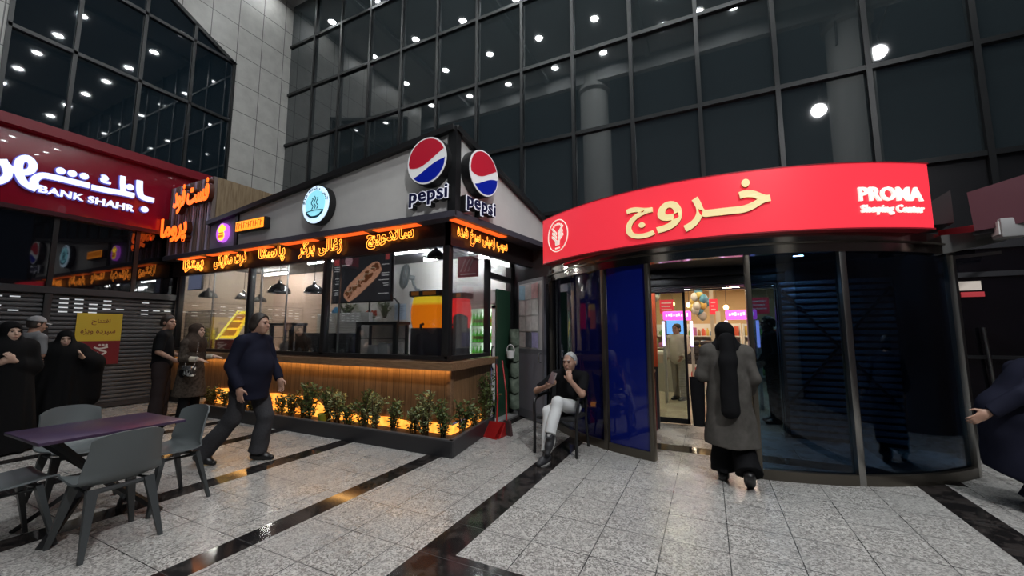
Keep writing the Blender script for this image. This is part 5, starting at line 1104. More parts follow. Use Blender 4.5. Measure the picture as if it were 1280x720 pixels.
# ================================================================ PEOPLE
def A3(p): return np.array(p, float)
def cap(a, b, ra, rb=None, k=.02): return ('c', A3(a), A3(b), ra, ra if rb is None else rb, k)
def ell(c, r, R=None, k=.03): return ('e', A3(c), A3(r), np.eye(3) if R is None else R, 0, k)
def unit(v): v = A3(v); return v / (np.linalg.norm(v) + 1e-9)
def frame(up, right):
    u = unit(up); f = unit(np.cross(u, A3(right))); r = np.cross(f, u); return np.stack([r, f, u], 1)     # columns right, forward, up
def sdf_mesh(groups, res, disp=None):
    lo, hi = np.full(3, 9.), np.full(3, -9.)
    def bb(p):
        if p[0] == 'c':
            r = max(p[3], p[4]); return np.minimum(p[1], p[2]) - r, np.maximum(p[1], p[2]) + r
        m = max(p[2]); return p[1] - m, p[1] + m
    for g in groups:
        for p in g['p']: a, b = bb(p); lo = np.minimum(lo, a); hi = np.maximum(hi, b)
    lo -= 4 * res; hi += 4 * res
    n = np.ceil((hi - lo) / res).astype(int) + 1
    ax = [lo[i] + res * np.arange(n[i]) for i in range(3)]
    def sub(p, pad):
        a, b = bb(p); i0 = np.clip(((a - pad - lo) / res).astype(int), 0, n - 1); i1 = np.clip(((b + pad - lo) / res).astype(int) + 2, 1, n)
        sl = tuple(slice(i0[i], i1[i]) for i in range(3)); P = np.stack(np.meshgrid(*[ax[i][sl[i]] for i in range(3)], indexing='ij'), -1); return sl, P
    def dist(p, P):
        if p[0] == 'c':
            ab = p[2] - p[1]; t = np.clip(((P - p[1]) @ ab) / (ab @ ab + 1e-12), 0, 1)
            return np.linalg.norm(P - p[1] - t[..., None] * ab, axis=-1) - (p[3] + (p[4] - p[3]) * t)
        q = (P - p[1]) @ p[3]; k0 = np.linalg.norm(q / p[2], axis=-1); k1 = np.linalg.norm(q / p[2] ** 2, axis=-1)
        return k0 * (k0 - 1) / np.maximum(k1, 1e-6)
    T = np.full(n, .3)
    for g in groups:
        G = np.full(n, .3)
        for p in g['p']:
            sl, P = sub(p, .05 + p[5]); d = dist(p, P); k = p[5]; a = G[sl]; h = np.maximum(k - np.abs(a - d), 0) / k; G[sl] = np.minimum(a, d) - h * h * k / 4
        for p in g.get('s', []):
            sl, P = sub(p, .05); G[sl] = np.maximum(G[sl], -dist(p, P))
        if g.get('cut'):
            P = np.stack(np.meshgrid(*ax, indexing='ij'), -1)
            for c, m in g['cut']: G = np.maximum(G, (P - A3(c)) @ unit(m))
        if g.get('d'):
            P = np.stack(np.meshgrid(*ax, indexing='ij'), -1); G = G + np.where(np.abs(G) < .06, g['d'](P), 0)
        k = .012; h = np.maximum(k - np.abs(T - G), 0) / k; T = np.minimum(T, G) - h * h * k / 4
    S = T < 0
    c = [(i, j, k) for i in (0, 1) for j in (0, 1) for k in (0, 1)]; nn = n - 1
    cnt = np.zeros(nn, int); V = {}
    for o in c:
        sl = tuple(slice(o[i], o[i] + nn[i]) for i in range(3)); cnt += S[sl]; V[o] = T[sl]
    act = (cnt > 0) & (cnt < 8); idx = np.argwhere(act); acc = np.zeros((len(idx), 3)); num = np.zeros(len(idx))
    W8 = {o: V[o][act] for o in c}
    for a in c:
        for i in range(3):
            if a[i] == 0:
                b = list(a); b[i] = 1; b = tuple(b); va, vb = W8[a], W8[b]; x = (va < 0) != (vb < 0); t = np.where(x, va / np.where(x, va - vb, 1), 0)
                p = np.zeros((len(idx), 3)); p += a; p[:, i] = t; acc[x] += p[x]; num[x] += 1
    verts = lo + res * (idx + acc / num[:, None])
    vid = np.full(nn, -1); vid[act] = np.arange(len(idx)); F = []
    for i in range(3):
        j, k = (i + 1) % 3, (i + 2) % 3
        s0 = [slice(0, nn[q]) for q in range(3)]; s1 = list(s0); s1[i] = slice(1, nn[i] + 1)
        s0[j] = s1[j] = slice(1, nn[j]); s0[k] = s1[k] = slice(1, nn[k])
        A, B = S[tuple(s0)], S[tuple(s1)]; e = np.argwhere(A != B)
        if not len(e): continue
        e[:, j] += 1; e[:, k] += 1
        q = []
        for dj, dk in ((0, 0), (1, 0), (1, 1), (0, 1)):
            f = e.copy(); f[:, j] -= dj; f[:, k] -= dk; q.append(vid[f[:, 0], f[:, 1], f[:, 2]])
        q = np.stack(q, 1); fl = S[e[:, 0], e[:, 1] * 0 + e[:, 1], e[:, 2]]
        q[~fl] = q[~fl][:, ::-1]; F.append(q)
    F = np.concatenate(F); F = F[(F >= 0).all(1)]
    return verts, F
def sdf_obj(name, groups, res, m, parent, label=None):
    v, f = sdf_mesh(groups, res); me = bpy.data.meshes.new(name); me.from_pydata(v.tolist(), [], f.tolist()); me.polygons.foreach_set('use_smooth', [True] * len(me.polygons))
    bm = bmesh.new(); bm.from_mesh(me); bmesh.ops.recalc_face_normals(bm, faces=bm.faces[:])
    bmesh.ops.smooth_vert(bm, verts=bm.verts[:], factor=.3, use_axis_x=True, use_axis_y=True, use_axis_z=True); bm.to_mesh(me); bm.free()
    me.materials.append(m); o = bpy.data.objects.new(name, me); COL.objects.link(o)
    if parent: o.parent = parent
    if label: o['label'] = label
    return o
def hand(Wp, d, n, t, curl, s=1.):
    Wp, d, n = A3(Wp), unit(d), unit(n); t = unit(A3(t) - d * np.dot(t, d)); n = unit(np.cross(d, t) * np.sign(np.dot(np.cross(d, t), n) or 1)); P = []
    P += [cap(Wp, Wp + d * .03 * s, .026 * s, .03 * s), ell(Wp + d * .055 * s, (.046 * s, .041 * s, .017 * s), np.stack([d, t, n], 1), .02)]
    for i, L in enumerate((.070, .078, .073, .058)):
        b = Wp + d * .092 * s + t * (.029 - .0195 * i) * s; a = 0
        for j, f in enumerate((.45, .32, .23)):
            a += curl * (.55 if j == 0 else 1.); e = b + (d * math.cos(a) + n * math.sin(a)) * L * f * s; P.append(cap(b, e, (.0092 - .001 * j) * s, (.0086 - .001 * j) * s, .004)); b = e
    b = Wp + d * .022 * s + t * .032 * s; v = unit(t * .75 + d * .7 + n * (.15 + .3 * curl)); e = b + v * .042 * s; P.append(cap(b, e, .0135 * s, .011 * s, .012))
    v2 = unit(t * .25 + d * .9 + n * (.15 + .5 * curl)); P.append(cap(e, e + v2 * .034 * s, .0105 * s, .0085 * s, .004)); return P
SKIN = mat('skin_tone', (.40, .235, .165), .5, fn=noisy((.36, .20, .14), 12)); SKIN2 = mat('skin_pale', (.46, .30, .225), .5)
EYE = mat('eye_dark', (.02, .015, .012), .2); LIP = mat('lip_tone', (.30, .13, .11), .5)
def wr(amp, fx=18, fz=22, ph=0.):
    return lambda P: amp * (np.sin(P[..., 2] * fz + 3 * np.sin(P[..., 0] * 9 + ph) + ph) * .6 + np.sin(P[..., 0] * fx + P[..., 1] * 14 + 2 * np.sin(P[..., 2] * 8 + ph)) * .5)
class Fig:
    def __init__(s, label, loc, rz, J, bw=1., res=.0085, skin=None, headR=None):
        s.J = {k: A3(v) for k, v in J.items()}; s.bw = bw; s.res = res; s.skin = skin or SKIN
        s.root = thing('person', label, 'person', loc, rz, local=True); j = s.J
        s.Rt = frame(j['neck'] - j['pel'], j['sr'] - j['sl']); s.Rh = s.Rt if headR is None else headR
        hx = unit(j.get('hipx', j['sr'] - j['sl'])); s.hr, s.hl = j['pel'] + hx * .09 - A3((0, 0, .03)), j['pel'] - hx * .09 - A3((0, 0, .03)); s.hx = hx
    def H(s, p): return s.J['head'] + s.Rh @ A3(p)
    def torso(s, g=0.):
        j, R, b = s.J, s.Rt, s.bw
        return [ell(j['pel'], A3((.165 * b, .125 * b, .13)) + g, R, .05), ell(j['pel'] * .5 + j['chest'] * .5 + R[:, 1] * .025 * (b - 1) * 6 , A3((.152 * b, .122 * b, .17)) + g, R, .05), ell(j['chest'], A3((.165 * (b * .5 + .5), .118, .19)) + g, R, .05),
                cap(j['sl'], j['sr'], .056 + g, None, .04), cap(j['neck'], j['sl'] * .75 + j['neck'] * .25 - R[:, 2] * .01, .05 + g, .04 + g, .04), cap(j['neck'], j['sr'] * .75 + j['neck'] * .25 - R[:, 2] * .01, .05 + g, .04 + g, .04)]
    def arm(s, w, g=0., upto=1.):
        j = s.J; a, e, h = j['s' + w], j['e' + w], j['w' + w]; P = [cap(a, e, .049 + g, .040 + g * .9, .03)]
        if upto > .5: q = e + (h - e) * (upto * 2 - 1); P.append(cap(e, q, .040 + g * .9, .028 + g * .9 + .012 * (2 - upto * 2), .02))
        else: P = [cap(a, a + (e - a) * upto * 2, .049 + g, .044 + g, .03)]
        return P
    def leg(s, w, g=0., flare=0.):
        j = s.J; h = s.hr if w == 'r' else s.hl; return [cap(h, j['k' + w], .083 + g, .056 + g, .04), cap(j['k' + w], j['a' + w], .055 + g, .040 + g + flare, .03)]
    def headp(s):
        R = s.Rh; H = s.H; j = s.J
        P = [ell(H((0, -.015, .03)), (.074, .092, .088), R), ell(H((0, .022, -.035)), (.060, .070, .086), R), ell(H((0, .048, -.086)), (.040, .040, .030), R), cap(H((0, .086, .012)), H((0, .110, -.026)), .008, .0135, .012), cap(H((-.042, .080, .030)), H((.042, .080, .030)), .011, None, .015),
             cap(H((-.019, .094, -.062)), H((.019, .094, -.062)), .007, None, .01), ell(H((.038, .060, -.03)), (.022, .022, .024), R), ell(H((-.038, .060, -.03)), (.022, .022, .024), R)]
        for q in (-1, 1): P += [ell(H((q * .077, -.008, -.008)), (.009, .022, .031), R, .008)]
        P.append(cap(j['neck'], H((0, -.022, -.06)), .056, .053, .03)); return P
    def body(s, hands, feet=True, legs=True):
        P = s.torso(-.015) + s.headp() + s.arm('r') + s.arm('l')
        if legs: P += s.leg('r', -.01) + s.leg('l', -.01)
        for h in hands: P += hand(*h)
        sub_ = [ell(s.H((q * .032, .098, .007)), (.015, .016, .009), s.Rh) for q in (-1, 1)]
        b = sdf_obj('body', [dict(p=P, s=sub_)], s.res, s.skin, s.root)
        for q in (-1, 1):
            MB().ball(s.H((q * .0315, .083, .006)), .0085, 10, 8).build('eye', EYE, s.root)
        return b
    def brows(s, m):
        for q in (-1, 1): MB().tube([s.H((q * .016, .096, .029)), s.H((q * .034, .092, .034)), s.H((q * .05, .080, .028))], [.004, .005, .003], 6).build('eyebrow', m, s.root)
        MB().tube([s.H((-.022, .0985, -.060)), s.H((0, .103, -.061)), s.H((.022, .0985, -.060))], [.003, .0045, .003], 6).build('lips', LIP, s.root)
    def shirt(s, name, m, g=.014, hem=.8, sleeve=1., d=.003, ph=0., neck=True, hemn=None, extra=()):
        tor = dict(p=s.torso(g) + list(extra), cut=[((s.J['pel'] + s.Rt[:, 2] * hem), -s.Rt[:, 2])] + ([(s.J['neck'] + s.Rt[:, 2] * .035, s.Rt[:, 2] + s.Rt[:, 1] * -.35)] if neck else []), d=wr(d, ph=ph))
        gs = [tor]
        for w in 'rl':
            P = s.arm(w, g, sleeve); e = P[-1]; gs.append(dict(p=P, cut=[(e[2], unit(e[2] - e[1]))], d=wr(d, 26, 30, ph)))
        return sdf_obj(name, gs, s.res, m, s.root)
    def trousers(s, m, g=.016, flare=.014, d=.004, top=.08, ph=1., name='trousers', cuff=.0):
        gs = [dict(p=[ell(s.J['pel'], A3((.165 * s.bw, .125 * s.bw, .13)) + g * .6, s.Rt, .05), cap(s.hr, s.J['kr'] * .35 + s.hr * .65, .083 + g, .075 + g), cap(s.hl, s.J['kl'] * .35 + s.hl * .65, .083 + g, .075 + g)], cut=[(s.J['pel'] + s.Rt[:, 2] * top, s.Rt[:, 2])])]
        for w in 'rl':
            P = s.leg(w, g, flare); e = P[-1]; gs.append(dict(p=P, cut=[(e[2] + unit(e[1] - e[2]) * cuff, unit(e[2] - e[1]))], d=wr(d, 24, 26, ph)))
        return sdf_obj(name, gs, s.res, m, s.root)
    def shoe(s, w, f, up, m, sole=None, L=.17):
        a = s.J['a' + w]; f = unit(f); up = unit(A3(up) - f * np.dot(A3(up), f)); b = a - up * .045
        gs = [dict(p=[cap(b - f * .045, b + f * .09, .043, .044, .03), cap(b + f * .06 - up * .012, b + f * L - up * .018, .046, .032, .03), cap(a + up * .025, a - up * .04, .044, .046, .03)], cut=[(a - up * .085, -up), (a + up * .035, up)])]
        o = sdf_obj('shoe', gs, .007, m, s.root)
        if sole is not None:
            r = np.cross(f, up); pts = []
            for i in range(24):
                t = 2 * PI * i / 24; x = math.cos(t); pts.append(tuple(a - up * .09 + f * (.055 + (L * .5 + .042) * x) + r * .048 * math.sin(t) * (1 - .12 * x)))
            MB().prism(pts, tuple(up * .018)).build('sole', sole, o)
        return o
    def hair(s, m, grow=.010, cutp=(0, .055, .05), cutn=(0, .9, -.45), nape=-.065, long_=None, ears=True):
        R = s.Rh; P = [ell(s.H((0, -.016, .033)), A3((.074, .092, .088)) + grow, R), ell(s.H((0, -.045, -.03)), A3((.066, .055, .06)) + grow, R)]
        if long_: P += long_
        return sdf_obj('hair', [dict(p=P, cut=[(s.H(cutp), R @ unit(cutn)), (s.H((0, 0, nape)), R @ A3((0, 0, -1)))], s=[ell(s.H((0, .10, -.03)), (.066, .085, .085), R)] + ([ell(s.H((.085, .0, -.01)), (.02, .026, .034), R), ell(s.H((-.085, .0, -.01)), (.02, .026, .034), R)] if ears else []), d=wr(.006, 45, 34))], .007, m, s.root)
def rotz(a): c, s = math.cos(a), math.sin(a); return np.array([[c, -s, 0], [s, c, 0], [0, 0, 1.]])
def rotx(a): c, s = math.cos(a), math.sin(a); return np.array([[1, 0, 0], [0, c, -s], [0, s, c]])
def roty(a): c, s = math.cos(a), math.sin(a); return np.array([[c, 0, s], [0, 1, 0], [-s, 0, c]])
C_navy = mat('navy_cloth', (.011, .012, .023), .8); C_blk = mat('black_cloth', (.008, .008, .009), .85); C_gry = mat('charcoal_cloth', (.050, .050, .054), .8, fn=noisy((.038, .038, .042), 60))
H_dark = mat('dark_hair', (.012, .008, .006), .55, fn=noisy((.035, .024, .018), 70, vec=(1, 1, .25))); H_grey = mat('silver_hair', (.42, .42, .41), .5, fn=noisy((.26, .26, .26), 60)); SH = mat('black_leather', (.012, .011, .011), .35); SOLE = mat('pale_sole', (.5, .5, .48), .6)
# ---- 1 walking man
F = Fig('heavy man in dark navy shirt and grey trousers walking past the kiosk', (-4.87, 2.94, 0), math.radians(-66),
        dict(pel=(0, -.02, .93), chest=(0, 0, 1.25), neck=(0, .005, 1.45), head=(0, .055, 1.595), sr=(.205, -.01, 1.385), sl=(-.205, .0, 1.385), er=(.27, -.07, 1.11), wr=(.27, .05, .87), el=(-.25, .07, 1.13), wl=(-.22, .2, .92), kr=(.10, -.13, .50), ar=(.10, -.46, .115), kl=(-.1, .13, .50), al=(-.1, .06, .09)), bw=1.32)
F.body([(F.J['wr'], (0, .15, -1), (-1, 0, 0), (0, 1, .1), .28), (F.J['wl'], (0, .25, -1), (1, 0, 0), (0, 1, .2), .3)]); F.brows(H_dark)
F.shirt('shirt', C_navy, .024, -.20, .99, .0045, extra=[cap(F.J['pel'] + A3((0, .0, .1)), F.J['pel'] - A3((0, .0, .25)), .195, .20, .06)]); F.trousers(C_gry, .030, .032, .006); F.shoe('r', (.05, 1, -.18), (0, .18, 1), SH); F.shoe('l', (0, 1, 0), (0, 0, 1), SH); F.hair(H_dark, .017, (0, .045, .05), (0, .9, -.45), -.095, [ell(F.H((0, -.05, -.035)), (.082, .062, .075), F.Rh)], False)
MB().tube([F.J['neck'] + A3((.062 * math.cos(a), .07 * math.sin(a) + .01, .02 - .025 * math.sin(a))) for a in [2 * PI * i / 24 for i in range(24)]], .014, 6, True).build('collar', C_navy, F.root)
# ---- 2 man in black tee at the counter
F = Fig('man in black tee shirt and dark trousers standing at the kiosk counter, seen from behind', (-8.30, 3.50, 0), math.radians(-32),
        dict(pel=(0, 0, .95), chest=(0, .0, 1.29), neck=(0, .01, 1.50), head=(0, .04, 1.655), sr=(.185, 0, 1.44), sl=(-.185, 0, 1.44), er=(.25, -.02, 1.17), wr=(.20, .20, 1.02), el=(-.24, .0, 1.16), wl=(-.16, .22, 1.08), kr=(.11, .0, .50), ar=(.11, -.02, .09), kl=(-.11, .03, .50), al=(-.11, .0, .09)), res=.0095, headR=rotz(-.6))
F.body([(F.J['wr'], (-.3, .9, -.2), (-1, -.2, 0), (0, .2, 1), .3), (F.J['wl'], (.3, .9, -.2), (1, -.2, 0), (0, .2, 1), .3)]); F.brows(H_dark)
F.shirt('tee_shirt', C_blk, .02, -.06, .46, .004, 2.); F.trousers(mat('brown_black_cloth', (.030, .022, .022), .85), .03, .035, .006); F.shoe('r', (.1, 1, 0), (0, 0, 1), SH); F.shoe('l', (-.1, 1, 0), (0, 0, 1), SH); F.hair(H_dark, .016, (0, .055, .05))
# ---- 3 woman with shoulder bag
F = Fig('woman in brown headscarf and dark patterned tunic with shoulder bag at the counter', (-7.72, 3.66, 0), math.radians(-60),
        dict(pel=(0, 0, .88), chest=(0, .0, 1.18), neck=(0, .01, 1.37), head=(0, .045, 1.515), sr=(.165, 0, 1.31), sl=(-.165, 0, 1.31), er=(.22, .0, 1.07), wr=(.18, .23, 1.05), el=(-.21, .02, 1.07), wl=(-.16, .24, 1.08), kr=(.09, .0, .47), ar=(.09, -.02, .09), kl=(-.09, .03, .47), al=(-.09, .0, .09)), res=.0095, skin=SKIN2)
F.body([(F.J['wr'], (0, 1, -.25), (0, -.3, -1), (-1, .2, 0), .25, .92), (F.J['wl'], (0, 1, -.1), (0, -.2, -1), (1, .2, 0), .25, .92)]); F.brows(H_dark)
tun = mat('tunic_dark', (.028, .022, .018), .85, fn=noisy((.075, .06, .048), 26))
F.shirt('tunic', tun, .02, -.42, .72, .004, 3., extra=[cap(F.J['pel'], F.J['pel'] - A3((0, 0, .45)), .17, .24, .05)]); F.trousers(C_blk, .02, .03)
for w in 'rl':
    e, h = F.J['e' + w], F.J['w' + w]; sdf_obj('sleeve_cuff', [dict(p=[cap(e + (h - e) * .45, e + (h - e) * .97, .046, .042)], cut=[(e + (h - e) * .97, unit(h - e)), (e + (h - e) * .45, unit(e - h))])], .008, mat('cream_cuff', (.48, .42, .33), .8), F.root)
sca = mat('scarf_brown', (.060, .042, .032), .8, fn=noisy((.035, .025, .02), 20))
def scarf(F, m, long_back=0., drop=.18, face=.082, name='headscarf', extra=()):
    P = [ell(F.H((0, -.02, .03)), (.095, .112, .104), F.Rh), ell(F.H((0, -.01, -.08)), (.085, .09, .10), F.Rh, .05), cap(F.J['neck'], F.J['neck'] + F.Rt[:, 1] * .02 - F.Rt[:, 2] * drop * .3, .11, .13, .06), ell(F.J['neck'] - F.Rt[:, 2] * drop * .5 + F.Rt[:, 1] * .02, (.21, .145, drop), F.Rt, .05)] + list(extra)
    if long_back: P += [cap(F.H((0, -.09, -.03)), F.H((0, -.13, -.03)) - A3((0, .0, long_back)), .07, .085, .05), cap(F.H((.04, -.1, -.1)), F.H((.05, -.13, -.0)) - A3((0, .0, long_back)), .05, .055, .05)]
    return sdf_obj(name, [dict(p=P, s=[ell(F.H((0, .125, -.022)), (.066, .10, .095), F.Rh)], d=wr(.004, 26, 20))], F.res, m, F.root)
scarf(F, sca); F.shoe('r', (0, 1, 0), (0, 0, 1), SH); F.shoe('l', (0, 1, 0), (0, 0, 1), SH)
bag = thing('handbag', 'small silver and black shoulder bag hanging at the side of the brown scarfed woman', 'bag', (-7.42, 3.52, .80))
MB().box((-7.56, 3.46, .80), (-7.30, 3.53, .96), .02).build('bag_body', mat('bag_patent', (.03, .03, .03), .2, fn=noisy((.6, .6, .58), 22, .5, .56)), bag); mb = MB(); mb.box((-7.56, 3.45, .90), (-7.30, 3.465, .965), .006); mb.build('flap', mat('bag_silver', (.6, .6, .6), .25, .8), bag)
mb = MB(); cp_ = smooth_path([(-7.55, 3.49, .95), (-7.56, 3.50, 1.1), (-7.60, 3.54, 1.28), (-7.66, 3.60, 1.40), (-7.60, 3.66, 1.40), (-7.45, 3.60, 1.2), (-7.31, 3.50, .95)], 7)
for i in range(len(cp_) - 1): mb.ball((cp_[i] + cp_[i + 1]) * .5, .009, 6, 5)
mb.build('chain', MATS['bag_silver'], bag)
# ---- 4, 5 women in black cloaks
def cloak(F, m, prims, hem, ph, face=(.066, .10, .092), fold=.014):
    c0 = F.J['chest']
    def d(P):
        a = np.arctan2(P[..., 1] - c0[1], P[..., 0] - c0[0]); t = np.clip((1.35 - P[..., 2]) / 1.1, 0, 1); return fold * t * (np.sin(a * 11 + ph + 1.5 * np.sin(P[..., 2] * 4)) * .6 + np.sin(a * 17 + 2 * ph) * .3)
    P = [ell(F.H((0, -.02, .035)), (.098, .115, .108), F.Rh), ell(F.H((0, -.01, -.08)), (.10, .10, .12), F.Rh, .06), cap(F.J['sl'], F.J['sr'], .09, None, .07), ell(F.J['neck'] - A3((0, 0, .06)), (.20, .14, .12), None, .06)] + prims
    return sdf_obj('cloak', [dict(p=P, s=[ell(F.H((0, .125, -.02)), face, F.Rh)], cut=[((0, 0, hem), (0, 0, -1))], d=d)], .011, m, F.root)
C_ch = mat('cloak_black', (.0055, .0055, .006), .8)
J = dict(pel=(0, 0, .87), chest=(0, .0, 1.16), neck=(0, .01, 1.36), head=(0, .04, 1.495), sr=(.16, 0, 1.30), sl=(-.16, 0, 1.30), er=(.20, .02, 1.05), wr=(.06, .21, 1.12), el=(-.20, .02, 1.05), wl=(-.03, .22, 1.14), kr=(.09, .0, .47), ar=(.09, -.02, .09), kl=(-.09, .03, .47), al=(-.09, .0, .09))
F = Fig('woman in long black cloak standing nearest the left edge, hands clasped at her chest', (-8.02, 1.76, 0), math.radians(-96), J, res=.009, skin=SKIN2, headR=rotz(.35))
F.body([(F.J['wr'], (-.5, .35, .8), (0, -1, .2), (-.6, .2, -.7), .7, .9), (F.J['wl'], (.5, .35, .8), (0, -1, .2), (.6, .2, -.7), .7, .9)]); F.brows(H_dark)
cloak(F, C_ch, [cap((0, -.01, 1.2), (0, 0, .0), .22, .34, .08), cap(J['sr'], J['er'], .10, .11, .05), cap(J['sl'], J['el'], .10, .11, .05), cap(J['er'], (.12, .13, 1.07), .10, .07, .05), cap(J['el'], (-.10, .14, 1.08), .10, .07, .05)], .02, 0)
F.shoe('r', (0, 1, 0), (0, 0, 1), SH); F.shoe('l', (0, 1, 0), (0, 0, 1), SH)
J = dict(pel=(0, 0, .80), chest=(0, .0, 1.07), neck=(0, .01, 1.25), head=(0, .05, 1.385), sr=(.165, 0, 1.19), sl=(-.165, 0, 1.19), er=(.30, .03, .97), wr=(.25, .22, 1.02), el=(-.32, .02, .99), wl=(-.20, .22, 1.10), kr=(.09, .0, .44), ar=(.09, -.02, .09), kl=(-.09, .03, .44), al=(-.09, .0, .09))
F = Fig('short woman in wide black cloak with raised hands, in front of the yellow poster', (-9.3, 2.62, 0), math.radians(-108), J, res=.009, skin=SKIN2, headR=rotz(.1) @ rotx(-.12))
F.body([(F.J['wr'], (-.25, .9, .1), (-.6, 0, -.7), (-.3, 0, .9), .35, .92), (F.J['wl'], (.1, .6, .7), (.8, 0, -.4), (.3, -.4, .8), .4, .92)]); F.brows(H_dark)
cloak(F, C_ch, [cap((0, -.01, 1.1), (0, 0, .0), .25, .38, .10), cap(J['sr'], J['er'], .11, .13, .06), cap(J['sl'], J['el'], .11, .15, .06), cap(J['er'], (.27, .14, 1.0), .12, .08, .05), cap(J['el'], (-.25, .14, 1.05), .12, .08, .05), cap(J['er'], (.26, 0, .45), .12, .15, .08), cap(J['el'], (-.30, 0, .45), .14, .16, .08)], .02, 2, (.062, .10, .085), .02)
F.shoe('r', (0, 1, 0), (0, 0, 1), SH); F.shoe('l', (0, 1, 0), (0, 0, 1), SH)
# ---- 6 man in grey cap
J = dict(pel=(0, 0, .94), chest=(0, .0, 1.27), neck=(0, .01, 1.47), head=(0, .05, 1.615), sr=(.20, 0, 1.40), sl=(-.20, 0, 1.40), er=(.27, .0, 1.14), wr=(.22, .20, 1.0), el=(-.27, .0, 1.14), wl=(-.2, .2, 1.02), kr=(.1, .0, .49), ar=(.1, -.02, .09), kl=(-.1, .03, .49), al=(-.1, .0, .09))
F = Fig('man in pale grey cap and grey tee shirt standing behind the black cloaked women', (-9.5, 2.30, 0), math.radians(15), J, bw=1.05, res=.0095, headR=rotz(-.2) @ rotx(-.15))
F.body([(F.J['wr'], (-.3, .9, -.2), (-1, -.2, 0), (0, .2, 1), .3), (F.J['wl'], (.3, .9, -.2), (1, -.2, 0), (0, .2, 1), .3)]); F.brows(H_dark)
F.shirt('tee_shirt', mat('grey_tee', (.17, .17, .175), .85), .02, -.06, .5, .004, 1.); F.trousers(C_gry, .02, .02); F.shoe('r', (0, 1, 0), (0, 0, 1), SH); F.shoe('l', (0, 1, 0), (0, 0, 1), SH); F.hair(H_dark, .008)
M_cap = mat('grey_cap', (.24, .24, .245), .8)
c_ = sdf_obj('cap', [dict(p=[ell(F.H((0, -.015, .045)), (.090, .108, .092), F.Rh)], cut=[(F.H((0, 0, .04)), F.Rh @ A3((0, 0, -1)))])], .008, M_cap, F.root)
MB().grid(lambda u, v: tuple(F.H(((u - .5) * .15, .075 + .085 * v * (1 - (u * 2 - 1) ** 2 * .5), .045 - .012 * v - .02 * (u * 2 - 1) ** 2))), 10, 5, True, .004).build('peak', M_cap, c_)
# ---- 7 seated man
J = dict(pel=(-.05, -.09, .535), chest=(-.08, -.11, .80), neck=(-.10, -.06, .985), head=(-.125, .01, 1.115), sr=(.085, -.07, .925), sl=(-.285, -.07, .925), er=(.30, .10, .735), wr=(.075, .30, .83), el=(-.315, .14, .735), wl=(-.185, .20, .905),
         kr=(.03, .38, .545), ar=(.0, .545, .09), kl=(-.09, .40, .655), al=(-.055, .58, .305))
F = Fig('grey haired man in black tee and pale trousers sitting with chin on hand', (-1.745, 5.0, 0), PI, J, bw=.97, res=.0075, headR=rotz(-.18) @ rotx(-.10))
F.J['hipx'] = A3((1, 0, 0)); F.hx = A3((1, 0, 0)); F.hr = F.J['pel'] + A3((.09, .02, -.015)); F.hl = F.J['pel'] + A3((-.09, .02, -.005))
F.body([(F.J['wr'], (-.75, .35, .25), (-.2, -.5, .8), (-.25, .85, .3), .55), (F.J['wl'], (.25, -.25, .95), (.3, -.9, -.3), (.85, .1, -.2), 1.15)]); F.brows(H_grey)
F.shirt('tee_shirt', C_blk, .018, -.09, .42, .003, 1.)
F.trousers(mat('pale_trousers', (.60, .61, .61), .85), .014, .012, .005, .10, 2., cuff=.03); F.hair(H_grey, .007, (0, .036, .062), (0, .85, -.55), -.05)
sdf_obj('beard', [dict(p=[ell(F.H((0, .046, -.088)), (.046, .045, .034), F.Rh)], s=[ell(F.H((0, .07, -.045)), (.036, .05, .026), F.Rh)])], .006, H_grey, F.root)
SNK = mat('dark_sneaker', (.022, .022, .025), .6); F.shoe('r', (.12, 1, 0), (0, 0, 1), SNK, SOLE); F.shoe('l', (.05, .62, -.78), (0, .78, .62), SNK, SOLE)
for w in 'rl':
    a = F.J['a' + w]; u_ = unit(F.J['k' + w] - a); sdf_obj('sock', [dict(p=[cap(a, a + u_ * .07, .040, .042)])], .008, mat('grey_sock', (.4, .4, .4), .9), F.root)
ph = thing('mobile_phone', 'dark mobile phone held up in the seated man\'s right hand', 'phone', (-1.74, 4.62, .86), 0)
MB().box((-.036, -.0045, -.074), (.036, .0045, .074), .006).xf(Matrix.Translation((-1.715, 4.60, .945)) @ Euler((-.5, .25, .1)).to_matrix().to_4x4()).build('case', mat('phone_case', (.10, .06, .06), .3), ph)
mb = MB(); [mb.cyl((.018, -.0045, .055 - .02 * k), (.018, -.0075, .055 - .02 * k), .007, None, 10) for k in range(2)]; mb.xf(Matrix.Translation((-1.715, 4.60, .945)) @ Euler((-.5, .25, .1)).to_matrix().to_4x4()).build('camera_lenses', M_black, ph)
# ---- 8 woman walking in
J = dict(pel=(0, 0, .87), chest=(0, .0, 1.16), neck=(0, .015, 1.345), head=(.0, .05, 1.475), sr=(.17, 0, 1.28), sl=(-.17, 0, 1.28), er=(.22, -.03, 1.03), wr=(.20, .15, .87), el=(-.24, -.01, 1.05), wl=(-.13, .20, 1.14), kr=(.09, .06, .46), ar=(.11, -.22, .16), kl=(-.085, .07, .46), al=(-.085, .03, .09))
F = Fig('woman in long grey coat and black scarf walking through the doorway, seen from behind', (.16, 4.74, 0), math.radians(4), J, res=.0085, skin=SKIN2)
F.body([(F.J['wr'], (0, .4, -.9), (-1, 0, 0), (0, .9, .3), .35, .92), (F.J['wl'], (.3, .6, .6), (1, -.2, 0), (0, -.4, .8), .5, .92)]); F.brows(H_dark)
coat = mat('coat_grey', (.095, .088, .080), .85, fn=noisy((.06, .056, .05), 7, bs=.2))
F.shirt('coat', coat, .032, -.50, .98, .006, 4., extra=[cap(F.J['pel'] + A3((0, 0, .1)), F.J['pel'] - A3((0, .02, .52)), .185, .255, .06)])
